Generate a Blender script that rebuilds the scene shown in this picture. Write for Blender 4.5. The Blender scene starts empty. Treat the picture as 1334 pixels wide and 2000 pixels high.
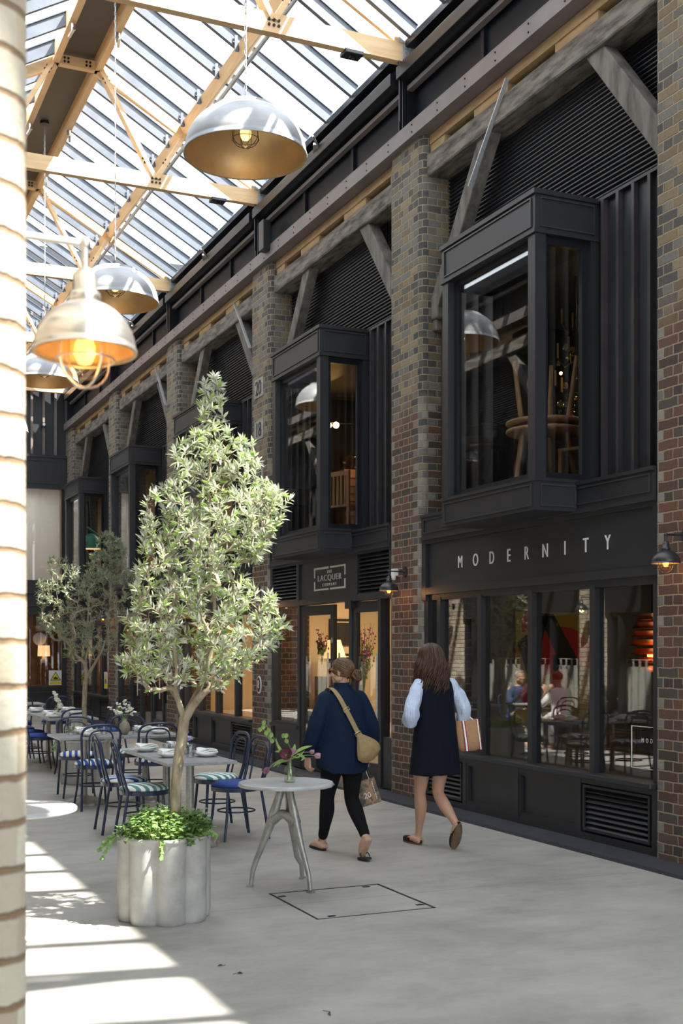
import bpy, math, random
from mathutils import Vector, Matrix, noise
PI = math.pi
R = math.radians
sc = bpy.context.scene
C = sc.collection

# ------------------------------------------------------------------ camera, light, exposure
cam_d = bpy.data.cameras.new('camera'); cam = bpy.data.objects.new('camera', cam_d); C.objects.link(cam)
FPX = 2336.0
cam_d.sensor_fit = 'VERTICAL'; cam_d.sensor_height = 36.0
cam_d.lens = FPX / 2000.0 * 36.0
cam_d.shift_y = (1266.0 - 1000.0) / 2000.0
cam.location = (0, 0, 1.68)
cam.rotation_euler = (R(90), 0, -0.41993)
cam_d.clip_start = 0.05; cam_d.clip_end = 300
cam_d.dof.use_dof = True; cam_d.dof.focus_distance = 10.5; cam_d.dof.aperture_fstop = 4.8
sc.camera = cam

world = bpy.data.worlds.new('World'); sc.world = world; world.use_nodes = True
bg = world.node_tree.nodes['Background']
bg.inputs[0].default_value = (0.86, 0.93, 1.0, 1); bg.inputs[1].default_value = 4.8

sun_d = bpy.data.lights.new('sun', 'SUN'); sun = bpy.data.objects.new('sun', sun_d); C.objects.link(sun)
sun_d.energy = 28.0; sun_d.angle = R(0.6); sun_d.color = (1.0, 0.94, 0.84)
SUN_DIR = Vector((0.46, -0.38, 0.90)).normalized()
sun.rotation_euler = SUN_DIR.to_track_quat('Z', 'Y').to_euler()
sun.location = (10, -6, 20)

sc.view_settings.view_transform = 'Standard'; sc.view_settings.look = 'None'
sc.view_settings.exposure = 0.0; sc.view_settings.gamma = 1.0; sc.view_settings.use_curve_mapping = False
sc.cycles.use_denoising = True
sc.cycles.max_bounces = 10; sc.cycles.transparent_max_bounces = 24; sc.cycles.diffuse_bounces = 5
sc.cycles.caustics_reflective = False; sc.cycles.caustics_refractive = False
sc.cycles.sample_clamp_indirect = 6.0

# ------------------------------------------------------------------ helpers
def link(name, me, parent=None):
    o = bpy.data.objects.new(name, me); C.objects.link(o)
    if parent is not None: o.parent = parent
    return o
def tag(o, label=None, cat=None, group=None, kind=None):
    if label: o['label'] = label
    if cat: o['category'] = cat
    if group: o['group'] = group
    if kind: o['kind'] = kind
    return o
def empty(name, loc=(0, 0, 0), rz=0, label=None, cat=None, group=None):
    o = bpy.data.objects.new(name, None); C.objects.link(o)
    o.location = loc; o.rotation_euler = (0, 0, rz); o.empty_display_size = 0.1
    return tag(o, label, cat, group)

class MB:
    def __init__(s, xf=None):
        s.v = []; s.f = []; s.sm = []; s.mi = []; s.xf = xf; s.nb = 0
    def add(s, vs, fs, smooth=False, mi=0):
        b = len(s.v); s.v += [tuple(p) for p in vs]
        for f in fs:
            s.f.append(tuple(b + i for i in f)); s.sm.append(smooth); s.mi.append(mi)
    def box(s, x0, x1, y0, y1, z0, z1, mi=0):
        e = .0005*(s.nb % 5); s.nb += 1; x0 -= e; x1 += e; y0 -= e; y1 += e; z0 -= e; z1 += e
        vs = [(x, y, z) for z in (z0, z1) for y in (y0, y1) for x in (x0, x1)]
        s.add(vs, [(0, 2, 3, 1), (4, 5, 7, 6), (0, 1, 5, 4), (2, 6, 7, 3), (0, 4, 6, 2), (1, 3, 7, 5)], mi=mi)
        return s
    def cbox(s, c, sx, sy, sz, rz=0, mi=0):
        ca, sa = math.cos(rz), math.sin(rz)
        vs = []
        for z in (-.5, .5):
            for y in (-.5, .5):
                for x in (-.5, .5):
                    vs.append((c[0] + x*sx*ca - y*sy*sa, c[1] + x*sx*sa + y*sy*ca, c[2] + z*sz))
        s.add(vs, [(0, 2, 3, 1), (4, 5, 7, 6), (0, 1, 5, 4), (2, 6, 7, 3), (0, 4, 6, 2), (1, 3, 7, 5)], mi=mi)
        return s
    def beam(s, p, q, w, h, up=(0, 0, 1), mi=0):
        p = Vector(p); q = Vector(q); d = (q - p).normalized(); up = Vector(up)
        a = d.cross(up).normalized(); b = a.cross(d).normalized()
        vs = []
        for e in (p, q):
            for i, j in ((-1, -1), (1, -1), (1, 1), (-1, 1)):
                vs.append(e + a*(i*w/2) + b*(j*h/2))
        s.add(vs, [(3, 2, 1, 0), (4, 5, 6, 7), (0, 1, 5, 4), (1, 2, 6, 5), (2, 3, 7, 6), (3, 0, 4, 7)], mi=mi)
        return s
    def tube(s, pts, r, seg=8, closed=False, cap=True, mi=0, flat=1.0):
        pts = [Vector(p) for p in pts]; n = len(pts)
        rr = r if isinstance(r, (list, tuple)) else [r]*n
        vs = []; prev = None
        for i in range(n):
            if closed: d = pts[(i+1) % n] - pts[i-1]
            else: d = pts[min(i+1, n-1)] - pts[max(i-1, 0)]
            if d.length < 1e-9: d = Vector((0, 0, 1))
            d.normalize()
            if prev is None:
                a = d.cross(Vector((0, 0, 1)))
                if a.length < 0.05: a = d.cross(Vector((1, 0, 0)))
            else:
                a = prev - d*prev.dot(d)
                if a.length < 1e-6: a = d.orthogonal()
            a.normalize(); prev = a; b = d.cross(a)
            for k in range(seg):
                t = 2*PI*k/seg
                vs.append(pts[i] + a*(math.cos(t)*rr[i]) + b*(math.sin(t)*rr[i]*flat))
        fs = []
        m = n if closed else n-1
        for i in range(m):
            j = (i+1) % n
            for k in range(seg):
                k2 = (k+1) % seg
                fs.append((i*seg+k, i*seg+k2, j*seg+k2, j*seg+k))
        s.add(vs, fs, True, mi)
        if cap and not closed:
            s.add(vs[:seg], [tuple(range(seg))[::-1]], False, mi)
            s.add(vs[-seg:], [tuple(range(seg))], False, mi)
        return s
    def lathe(s, prof, c=(0, 0, 0), seg=32, smooth=True, mi=0, cap=False):
        vs = []
        for r, z in prof:
            for k in range(seg):
                t = 2*PI*k/seg
                vs.append((c[0] + r*math.cos(t), c[1] + r*math.sin(t), c[2] + z))
        fs = []
        for i in range(len(prof)-1):
            for k in range(seg):
                k2 = (k+1) % seg
                fs.append((i*seg+k, i*seg+k2, (i+1)*seg+k2, (i+1)*seg+k))
        s.add(vs, fs, smooth, mi)
        if cap:
            s.add(vs[:seg], [tuple(range(seg))[::-1]], False, mi); s.add(vs[-seg:], [tuple(range(seg))], False, mi)
        return s
    def rings(s, rings, closed=True, cap=True, smooth=True, mi=0):
        """loft through rings of equal vertex count"""
        n = len(rings[0]); vs = [p for r in rings for p in r]; fs = []
        for i in range(len(rings)-1):
            for k in range(n if closed else n-1):
                k2 = (k+1) % n
                fs.append((i*n+k, i*n+k2, (i+1)*n+k2, (i+1)*n+k))
        s.add(vs, fs, smooth, mi)
        if cap:
            s.add(vs[:n], [tuple(range(n))[::-1]], smooth, mi); s.add(vs[-n:], [tuple(range(n))], smooth, mi)
        return s
    def prism(s, poly, h0, h1, axis='z', mi=0, smooth=False):
        """poly in the two other axes, extruded h0..h1"""
        def P(a, b, h):
            return {'z': (a, b, h), 'x': (h, a, b), 'y': (a, h, b)}[axis]
        n = len(poly)
        vs = [P(a, b, h0) for a, b in poly] + [P(a, b, h1) for a, b in poly]
        s.add(vs, [(k, (k+1) % n, n+(k+1) % n, n+k) for k in range(n)], smooth, mi)
        s.add(vs, [tuple(range(n))[::-1], tuple(range(n, 2*n))], False, mi)
        return s
    def sphere(s, c, r, seg=12, ring=8, sc3=(1, 1, 1), mi=0):
        vs = []; fs = []
        for i in range(ring+1):
            ph = PI*i/ring
            for k in range(seg):
                t = 2*PI*k/seg
                vs.append((c[0]+r*sc3[0]*math.sin(ph)*math.cos(t), c[1]+r*sc3[1]*math.sin(ph)*math.sin(t), c[2]+r*sc3[2]*math.cos(ph)))
        for i in range(ring):
            for k in range(seg):
                k2 = (k+1) % seg
                fs.append((i*seg+k, (i+1)*seg+k, (i+1)*seg+k2, i*seg+k2))
        s.add(vs, fs, True, mi)
        return s
    def build(s, name, mat, parent=None, bevel=0, fix=False):
        me = bpy.data.meshes.new(name)
        vs = s.v; fs = s.f
        if s.xf:
            vs = [s.xf(p) for p in vs]; fs = [tuple(reversed(f)) for f in fs]
        me.from_pydata(vs, [], fs); me.update()
        me.polygons.foreach_set('use_smooth', s.sm); me.polygons.foreach_set('material_index', s.mi)
        for m in (mat if isinstance(mat, (list, tuple)) else [mat]): me.materials.append(m)
        if fix:
            import bmesh
            bm = bmesh.new(); bm.from_mesh(me)
            bmesh.ops.remove_doubles(bm, verts=bm.verts, dist=1e-5)
            bmesh.ops.recalc_face_normals(bm, faces=bm.faces); bm.to_mesh(me); bm.free()
        o = link(name, me, parent)
        if bevel:
            md = o.modifiers.new('bevel', 'BEVEL'); md.width = bevel; md.segments = 2; md.limit_method = 'ANGLE'
        return o

def MX(p): return (6.5 - p[0], p[1], p[2])     # the opposite facade mirrors this one
def copy_tree(o, parent=None):
    c = o.copy(); C.objects.link(c)
    if parent is not None: c.parent = parent
    for ch in list(o.children): copy_tree(ch, c)
    return c
def place(proto, used, loc, rz, label=None, group=None, key=None):
    o = proto if not used.get(key) else copy_tree(proto)
    used[key] = True
    o.location = loc; o.rotation_euler = (0, 0, rz)
    if label: o['label'] = label
    if group: o['group'] = group
    return o
def text_mb(s, size, depth, mb, M, sx=1.0, sp=1.0, mi=0, off=0):
    """letter shapes as mesh, M maps the text plane to the world"""
    cu = bpy.data.curves.new('t', 'FONT'); cu.body = s; cu.size = size; cu.extrude = depth
    cu.align_x = 'CENTER'; cu.align_y = 'CENTER'; cu.space_character = sp; cu.offset = off*size
    o = bpy.data.objects.new('t', cu); C.objects.link(o)
    bpy.context.view_layer.update()
    me = bpy.data.meshes.new_from_object(o.evaluated_get(bpy.context.evaluated_depsgraph_get()))
    vs = [M @ Vector((v.co.x*sx, v.co.y, v.co.z)) for v in me.vertices]
    mb.add(vs, [tuple(p.vertices) for p in me.polygons], False, mi)
    bpy.data.objects.remove(o); bpy.data.curves.remove(cu); bpy.data.meshes.remove(me)
def wallM(x, y, z):      # text on a wall facing the aisle (-X side)
    return Matrix(((0, 0, -1, x), (-1, 0, 0, y), (0, 1, 0, z), (0, 0, 0, 1)))

# ------------------------------------------------------------------ materials
def mat(name, col=(.5, .5, .5), rough=.5, metal=0, emit=None, estr=0, spec=None, trans=0, ior=None, coat=0):
    m = bpy.data.materials.new(name); m.use_nodes = True
    b = m.node_tree.nodes['Principled BSDF']
    b.inputs['Base Color'].default_value = (*col, 1); b.inputs['Roughness'].default_value = rough
    b.inputs['Metallic'].default_value = metal
    if emit: b.inputs['Emission Color'].default_value = (*emit, 1); b.inputs['Emission Strength'].default_value = estr
    if spec is not None: b.inputs['Specular IOR Level'].default_value = spec
    if trans: b.inputs['Transmission Weight'].default_value = trans
    if ior: b.inputs['IOR'].default_value = ior
    if coat: b.inputs['Coat Weight'].default_value = coat
    return m
class N:
    """tiny node builder"""
    def __init__(s, m): s.t = m.node_tree; s.b = s.t.nodes['Principled BSDF']
    def n(s, typ, **kw):
        x = s.t.nodes.new(typ)
        for k, v in kw.items(): setattr(x, k, v)
        return x
    def l(s, a, b): s.t.links.new(a, b)
    def math(s, op, a, b=None, c=None):
        x = s.n('ShaderNodeMath', operation=op)
        for i, v in enumerate((a, b, c)):
            if v is None: continue
            if isinstance(v, (int, float)): x.inputs[i].default_value = v
            else: s.l(v, x.inputs[i])
        return x.outputs[0]
    def mix(s, fac, a, b, blend='MIX'):
        x = s.n('ShaderNodeMix', data_type='RGBA', blend_type=blend)
        for i, v in ((0, fac), (6, a), (7, b)):
            if isinstance(v, (int, float)): x.inputs[i].default_value = v
            elif isinstance(v, (tuple, list)): x.inputs[i].default_value = (*v, 1)
            else: s.l(v, x.inputs[i])
        return x.outputs[2]
    def ramp(s, fac, stops, interp='LINEAR'):
        x = s.n('ShaderNodeValToRGB'); x.color_ramp.interpolation = interp
        e = x.color_ramp.elements
        while len(e) < len(stops): e.new(0.5)
        for i, (p, c) in enumerate(stops): e[i].position = p; e[i].color = (*c, 1) if len(c) == 3 else c
        s.l(fac, x.inputs[0]); return x.outputs[0]
    def noise(s, vec, scale, detail=4, rough=.5):
        x = s.n('ShaderNodeTexNoise'); x.inputs['Scale'].default_value = scale
        x.inputs['Detail'].default_value = detail; x.inputs['Roughness'].default_value = rough
        if vec is not None: s.l(vec, x.inputs['Vector'])
        return x.outputs[0]
    def bump(s, h, strength=.3, dist=.01):
        x = s.n('ShaderNodeBump'); x.inputs['Strength'].default_value = strength; x.inputs['Distance'].default_value = dist
        s.l(h, x.inputs['Height']); s.l(x.outputs[0], s.b.inputs['Normal'])
    def coord(s, which='Object'): return s.n('ShaderNodeTexCoord').outputs[which]
    def mapping(s, vec, scale=(1, 1, 1), rot=(0, 0, 0)):
        x = s.n('ShaderNodeMapping'); x.inputs['Scale'].default_value = scale; x.inputs['Rotation'].default_value = rot
        s.l(vec, x.inputs[0]); return x.outputs[0]
    def base(s, v): s.l(v, s.b.inputs['Base Color'])
    def rough(s, v): s.l(v, s.b.inputs['Roughness'])

def noisy(name, c1, c2, scale=6, rough=.6, metal=0, bump=0, stretch=(1, 1, 1), detail=5, lo=.35, hi=.65, spec=None, bdist=.004):
    m = mat(name, c1, rough, metal, spec=spec); k = N(m)
    v = k.mapping(k.coord(), stretch); f = k.noise(v, scale, detail, .6)
    k.base(k.ramp(f, [(lo, c1), (hi, c2)]))
    if bump: k.bump(f, bump, bdist)
    return m

def brick_mat(pale=False):
    m = mat('pale_brickwork' if pale else 'brickwork', rough=.9, spec=.25); k = N(m)
    uv = k.n('ShaderNodeUVMap').outputs[0]
    wob = k.n('ShaderNodeTexNoise'); wob.inputs['Scale'].default_value = 9; wob.inputs['Detail'].default_value = 2
    k.l(uv, wob.inputs['Vector'])
    va = k.n('ShaderNodeVectorMath', operation='SUBTRACT'); k.l(wob.outputs[1], va.inputs[0]); va.inputs[1].default_value = (.5, .5, .5)
    vs = k.n('ShaderNodeVectorMath', operation='SCALE'); k.l(va.outputs[0], vs.inputs[0]); vs.inputs[3].default_value = .018
    vv = k.n('ShaderNodeVectorMath', operation='ADD'); k.l(uv, vv.inputs[0]); k.l(vs.outputs[0], vv.inputs[1])
    sep = k.n('ShaderNodeSeparateXYZ'); k.l(vv.outputs[0], sep.inputs[0])
    u, v = sep.outputs[0], sep.outputs[1]
    H = .0805
    rowf = k.math('DIVIDE', v, H); row = k.math('FLOOR', rowf); fr = k.math('FRACT', rowf)
    par = k.math('FLOORED_MODULO', row, 2.0)
    w = k.math('MULTIPLY_ADD', par, -.117, .234)
    off = k.math('MULTIPLY', par, .5)
    colf = k.math('ADD', k.math('DIVIDE', u, w), off); col = k.math('FLOOR', colf); fc = k.math('FRACT', colf)
    cmb = k.n('ShaderNodeCombineXYZ'); k.l(col, cmb.inputs[0]); k.l(row, cmb.inputs[1]); k.l(par, cmb.inputs[2])
    wn = k.n('ShaderNodeTexWhiteNoise'); k.l(cmb.outputs[0], wn.inputs['Vector']); rnd = wn.outputs[0]
    # mortar mask
    nearc = k.math('LESS_THAN', k.math('ABSOLUTE', u), .26)
    if pale: k.l(k.math('MULTIPLY', col, k.math('SUBTRACT', 1.0, nearc)), cmb.inputs[0])
    eu = k.math('MULTIPLY', k.math('MINIMUM', fc, k.math('SUBTRACT', 1.0, fc)), w)
    if pale: eu = k.math('MAXIMUM', eu, nearc)
    ev = k.math('MULTIPLY', k.math('MINIMUM', fr, k.math('SUBTRACT', 1.0, fr)), H)
    fine = k.noise(uv, 60, 3)
    edge = k.math('ADD', k.math('MINIMUM', eu, ev), k.math('MULTIPLY_ADD', fine, .006, -.003))
    mr = k.n('ShaderNodeMapRange'); k.l(edge, mr.inputs[0]); mr.inputs[1].default_value = .0035; mr.inputs[2].default_value = .0075
    brickm = mr.outputs[0]
    upper = k.ramp(rnd, [(0, (.20, .155, .095)), (.2, (.27, .20, .11)), (.36, (.20, .19, .165)), (.56, (.09, .085, .08)), (.68, (.25, .215, .16)), (.82, (.14, .125, .105)), (.92, (.31, .25, .155))], 'CONSTANT')
    lower = k.ramp(rnd, [(0, (.105, .055, .042)), (.25, (.155, .072, .050)), (.45, (.065, .043, .037)), (.62, (.13, .080, .060)), (.78, (.19, .075, .048)), (.9, (.09, .070, .062))], 'CONSTANT')
    zf = k.math('ADD', v, k.math('MULTIPLY_ADD', k.noise(uv, 1.3, 2), .8, -.4))
    sel = k.n('ShaderNodeMapRange'); k.l(zf, sel.inputs[0]); sel.inputs[1].default_value = 4.15; sel.inputs[2].default_value = 4.4
    c = k.mix(sel.outputs[0], lower, upper)
    # pale grey corner bricks at both corners of the face (u=0 and u=-0.76)
    qw = k.math('MULTIPLY_ADD', par, .09, .07)
    d0 = k.math('ABSOLUTE', u); d1 = k.math('ABSOLUTE', k.math('ADD', u, .76))
    q = k.math('MAXIMUM', k.math('LESS_THAN', d0, qw), k.math('LESS_THAN', d1, k.math('MULTIPLY', qw, .8)))
    grey = k.ramp(rnd, [(0, (.32, .30, .265)), (.3, (.21, .20, .19)), (.5, (.40, .37, .31)), (.7, (.10, .10, .105)), (.85, (.27, .24, .20))], 'CONSTANT')
    greyu = k.ramp(rnd, [(0, (.06, .06, .063)), (.3, (.085, .085, .088)), (.5, (.17, .16, .14)), (.75, (.07, .068, .066)), (.88, (.21, .18, .13))], 'CONSTANT')
    c = k.mix(q, c, k.mix(sel.outputs[0], grey, greyu))
    c = k.mix(k.math('MULTIPLY', k.noise(uv, 28, 5, .7), .55), c, (.055, .048, .042), 'MIX')
    c = k.mix(k.math('MULTIPLY', k.noise(uv, 2.2, 5, .65), .28), c, (.10, .085, .072), 'MIX')
    c = k.mix(k.ramp(k.noise(uv, 45, 3, .8), [(.62, (0, 0, 0)), (.8, (1, 1, 1))]), c, (.27, .23, .17))
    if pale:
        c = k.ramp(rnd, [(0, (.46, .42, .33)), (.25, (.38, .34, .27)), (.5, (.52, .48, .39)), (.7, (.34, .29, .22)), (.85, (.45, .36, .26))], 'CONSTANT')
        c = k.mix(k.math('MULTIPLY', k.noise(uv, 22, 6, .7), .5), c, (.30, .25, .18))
    k.base(k.mix(brickm, (.20, .13, .075) if pale else (.31, .25, .17), c))
    hgt = k.math('ADD', brickm, k.math('MULTIPLY', fine, .5)); k.bump(hgt, .9, .009)
    return m
BRICK = brick_mat(); BRICKP = brick_mat(True)

def floor_mat():
    m = mat('polished_concrete', rough=.5, spec=.35); k = N(m); v = k.coord()
    a = k.noise(v, .9, 6, .6); b = k.noise(k.mapping(v, (1, 1.7, 1)), 1.5, 7, .7); g = k.noise(v, 160, 2)
    f = k.math('ADD', k.math('MULTIPLY', a, .5), k.math('MULTIPLY', b, .5))
    c = k.ramp(f, [(.36, (.27, .258, .232)), (.5, (.385, .37, .338)), (.62, (.47, .452, .415))])
    c = k.mix(k.math('MULTIPLY', g, .14), c, (.15, .14, .13))
    st = k.ramp(k.noise(v, 5.5, 7, .75), [(.63, (0, 0, 0)), (.76, (1, 1, 1))])
    c = k.mix(k.math('MULTIPLY', st, .28), c, (.16, .14, .12))
    sep = k.n('ShaderNodeSeparateXYZ'); k.l(v, sep.inputs[0])
    # saw cut joints across the floor
    yy = k.math('ABSOLUTE', k.math('SUBTRACT', k.math('FLOORED_MODULO', k.math('SUBTRACT', sep.outputs[1], 7.29), 4.69), 0))
    j = k.math('LESS_THAN', yy, .008)
    c = k.mix(k.math('MULTIPLY', j, .6), c, (.08, .075, .07))
    k.base(c); k.rough(k.ramp(f, [(.3, (.5, .5, .5)), (.7, (.36, .36, .36))])); k.bump(g, .04, .002)
    return m
M = {}
M['floor'] = floor_mat()
M['dark'] = noisy('charcoal_paint', (.0155, .016, .020), (.020, .0205, .025), 3, .42, spec=.5)
M['darkcol'] = noisy('slate_cladding', (.013, .0145, .020), (.018, .020, .026), 3, .45)
M['batten'] = noisy('dark_batten', (.03, .025, .028), (.042, .035, .038), 5, .5)
M['kerb'] = noisy('kerb_slate', (.028, .031, .040), (.045, .048, .058), 9, .55, bump=.1)
M['oldwood'] = noisy('weathered_timber', (.05, .042, .034), (.20, .175, .145), 3.2, .85, bump=.6, stretch=(5, 1.0, 5), detail=10, lo=.36, hi=.62)
M['oldwood2'] = noisy('weathered_brace', (.07, .06, .052), (.17, .15, .13), 5, .85, bump=.3, stretch=(2, 2, .5), detail=8)
M['plate'] = noisy('reused_pine', (.30, .19, .085), (.42, .28, .14), 6, .8, bump=.2, stretch=(3, .6, 3))
M['pine'] = noisy('glulam_pine', (.68, .44, .22), (.80, .56, .32), 4, .55, stretch=(4, .4, 4), detail=6)
M['pinex'] = noisy('glulam_pine_across', (.68, .44, .22), (.80, .56, .32), 4, .55, stretch=(.5, 4, 4), detail=6)
M['channel'] = noisy('taupe_steel', (.135, .115, .112), (.175, .15, .145), 2, .5)
M['steel'] = mat('dark_steel', (.014, .0155, .021), .32, .3)
M['alu'] = noisy('glazing_aluminium', (.085, .10, .13), (.12, .14, .175), 3, .5)
M['night'] = mat('night_blue_panel', (.007, .009, .014), .5, spec=.15)
M['galv'] = noisy('galvanised_plate', (.42, .44, .46), (.55, .57, .58), 30, .45, .5)
M['spun'] = noisy('spun_aluminium', (.33, .335, .35), (.42, .425, .44), 3, .46, .35, stretch=(1, 1, 3))
M['nickel'] = noisy('brushed_nickel', (.55, .52, .48), (.68, .65, .60), 8, .3, .9, stretch=(1, 1, 8))
M['gold'] = noisy('brass_lining', (.46, .33, .17), (.54, .39, .20), 4, .45, .55)
M['black'] = mat('black_enamel', (.018, .018, .021), .35)
M['rubber'] = mat('black_rubber', (.012, .012, .012), .7)
M['navy'] = mat('navy_paint', (.010, .022, .062), .30)
M['white'] = mat('white_ceramic', (.80, .80, .78), .25)
M['linen'] = noisy('white_linen', (.78, .78, .76), (.88, .88, .86), 60, .9, bump=.1)
M['stone'] = noisy('grey_table_top', (.235, .245, .255), (.33, .335, .34), 14, .4, bump=.05)
M['marble'] = noisy('pale_marble', (.36, .365, .38), (.50, .50, .50), 3.5, .35, detail=9, lo=.3, hi=.62)
M['cast'] = noisy('cast_aluminium', (.26, .255, .235), (.38, .37, .34), 18, .42, .45, bump=.25)
M['planter'] = noisy('cast_concrete', (.31, .305, .285), (.42, .415, .39), 7, .7, bump=.15, detail=8)
M['bark'] = noisy('olive_bark', (.17, .135, .085), (.36, .30, .21), 22, .9, bump=.5, stretch=(1, 1, .35), detail=8)
M['soil'] = noisy('soil', (.02, .015, .01), (.05, .035, .022), 30, .95, bump=.5)
M['plaster'] = mat('cream_plaster', (.72, .60, .42), .8)
M['darkroom'] = mat('dark_interior', (.045, .04, .037), .8)
M['greyroom'] = mat('grey_interior', (.16, .15, .14), .8)
M['ceil'] = mat('white_ceiling', (.5, .49, .46), .8)
M['oak'] = noisy('oak', (.30, .15, .06), (.42, .23, .10), 6, .45, stretch=(1, 6, 1))
M['walnut'] = noisy('walnut', (.10, .045, .02), (.17, .08, .035), 6, .4, stretch=(1, 6, 1))
M['blind'] = noisy('roller_blind', (.78, .76, .72), (.85, .83, .79), 90, .9)
_k = N(M['blind']); _tr = _k.n('ShaderNodeBsdfTranslucent'); _tr.inputs[0].default_value = (.8, .78, .74, 1); _mx = _k.n('ShaderNodeMixShader'); _mx.inputs[0].default_value = .45
_o = [x for x in M['blind'].node_tree.nodes if x.type == 'OUTPUT_MATERIAL'][0]; _k.l(_k.b.outputs[0], _mx.inputs[1]); _k.l(_tr.outputs[0], _mx.inputs[2]); _k.l(_mx.outputs[0], _o.inputs[0])
M['curtain'] = noisy('cafe_curtain', (.60, .58, .54), (.72, .70, .66), 30, .9)
M['letter'] = mat('sign_letters', (.74, .72, .68), .5)
M['shade'] = mat('lamp_shade_linen', (.8, .62, .38), .8, emit=(1.0, .62, .28), estr=1.3)
M['bulb'] = mat('bulb_filament', (1, .8, .5), .3, emit=(1.0, .55, .16), estr=26)
M['bulbglow'] = mat('frosted_bulb', (1, .7, .35), .3, emit=(1.0, .50, .14), estr=3.2)
M['red'] = mat('red_paint', (.45, .02, .015), .6); M['mustard'] = mat('mustard_paint', (.36, .25, .025), .6)
M['inkblack'] = mat('black_paint', (.012, .012, .012), .6)
M['copper'] = mat('copper', (.65, .20, .07), .3, .9)
M['yellow'] = mat('warning_yellow', (.75, .60, .02), .5)
M['green'] = mat('green_enamel', (.04, .26, .17), .4)
M['magenta'] = mat('magenta_petals', (.42, .02, .25), .7)
M['stemgreen'] = noisy('stem_green', (.16, .26, .05), (.28, .40, .10), 9, .5)
M['petalwhite'] = mat('white_petals', (.80, .78, .70), .7); M['lilac'] = mat('lilac_petals', (.42, .34, .66), .7)
M['allium'] = mat('purple_allium', (.20, .04, .28), .8)
M['tulip'] = noisy('plum_tulip', (.10, .018, .035), (.22, .07, .10), 30, .6); M['tulippink'] = noisy('dusty_pink_tulip', (.30, .15, .20), (.46, .28, .30), 40, .6)
M['stoneware'] = noisy('stoneware_vase', (.22, .19, .14), (.34, .31, .25), 24, .5)
def glass(name, tint=(.92, .93, .92), f0=.05, rough=0.0):
    m = bpy.data.materials.new(name); m.use_nodes = True; t = m.node_tree; t.nodes.clear()
    o = t.nodes.new('ShaderNodeOutputMaterial'); mx = t.nodes.new('ShaderNodeMixShader')
    tr = t.nodes.new('ShaderNodeBsdfTransparent'); tr.inputs[0].default_value = (*tint, 1)
    gl = t.nodes.new('ShaderNodeBsdfGlossy'); gl.inputs['Roughness'].default_value = rough
    lw = t.nodes.new('ShaderNodeLayerWeight'); lw.inputs[0].default_value = .5
    pw = t.nodes.new('ShaderNodeMath'); pw.operation = 'POWER'; pw.inputs[1].default_value = 5
    ad = t.nodes.new('ShaderNodeMath'); ad.operation = 'MULTIPLY_ADD'; ad.inputs[1].default_value = 1-f0; ad.inputs[2].default_value = f0
    t.links.new(lw.outputs['Facing'], pw.inputs[0]); t.links.new(pw.outputs[0], ad.inputs[0]); t.links.new(ad.outputs[0], mx.inputs[0])
    t.links.new(tr.outputs[0], mx.inputs[1]); t.links.new(gl.outputs[0], mx.inputs[2]); t.links.new(mx.outputs[0], o.inputs[0])
    return m
M['glass'] = glass('window_glass', (.90, .91, .90), .095)
M['roofglass'] = glass('roof_glass', (.95, .97, .985), .03)
M['tumbler'] = glass('tumbler_glass', (.93, .94, .94), .07)
M['bottle'] = glass('green_tinted_bottle', (.94, .965, .91), .06)
M['lampglass'] = glass('lamp_glass', (.98, .88, .70), .05)
# ================================================================== the building
P0, PITCH, PW = 7.60, 4.69, 0.76          # far edge of the first right-hand pier, bay pitch, pier width
XF = 6.10                                 # face of the piers
def FAR(k): return P0 + PITCH*k           # far edge of pier k
def NEAR(k): return FAR(k) - PW
def CEN(k): return FAR(k) - PW/2

def st(name, mb, m, label=None):
    o = mb.build(name, m); o['kind'] = 'structure'
    if label: o['label'] = label
    return o
st('floor', MB().box(-4.0, 14.0, -6.0, 36.0, -.2, 0), M['floor'])
st('trim_1', MB().box(5.79, 6.40, -3.0, 31.1, 0, .03), M['kerb'], 'dark slate kerb strip along the foot of the shopfronts')

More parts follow.
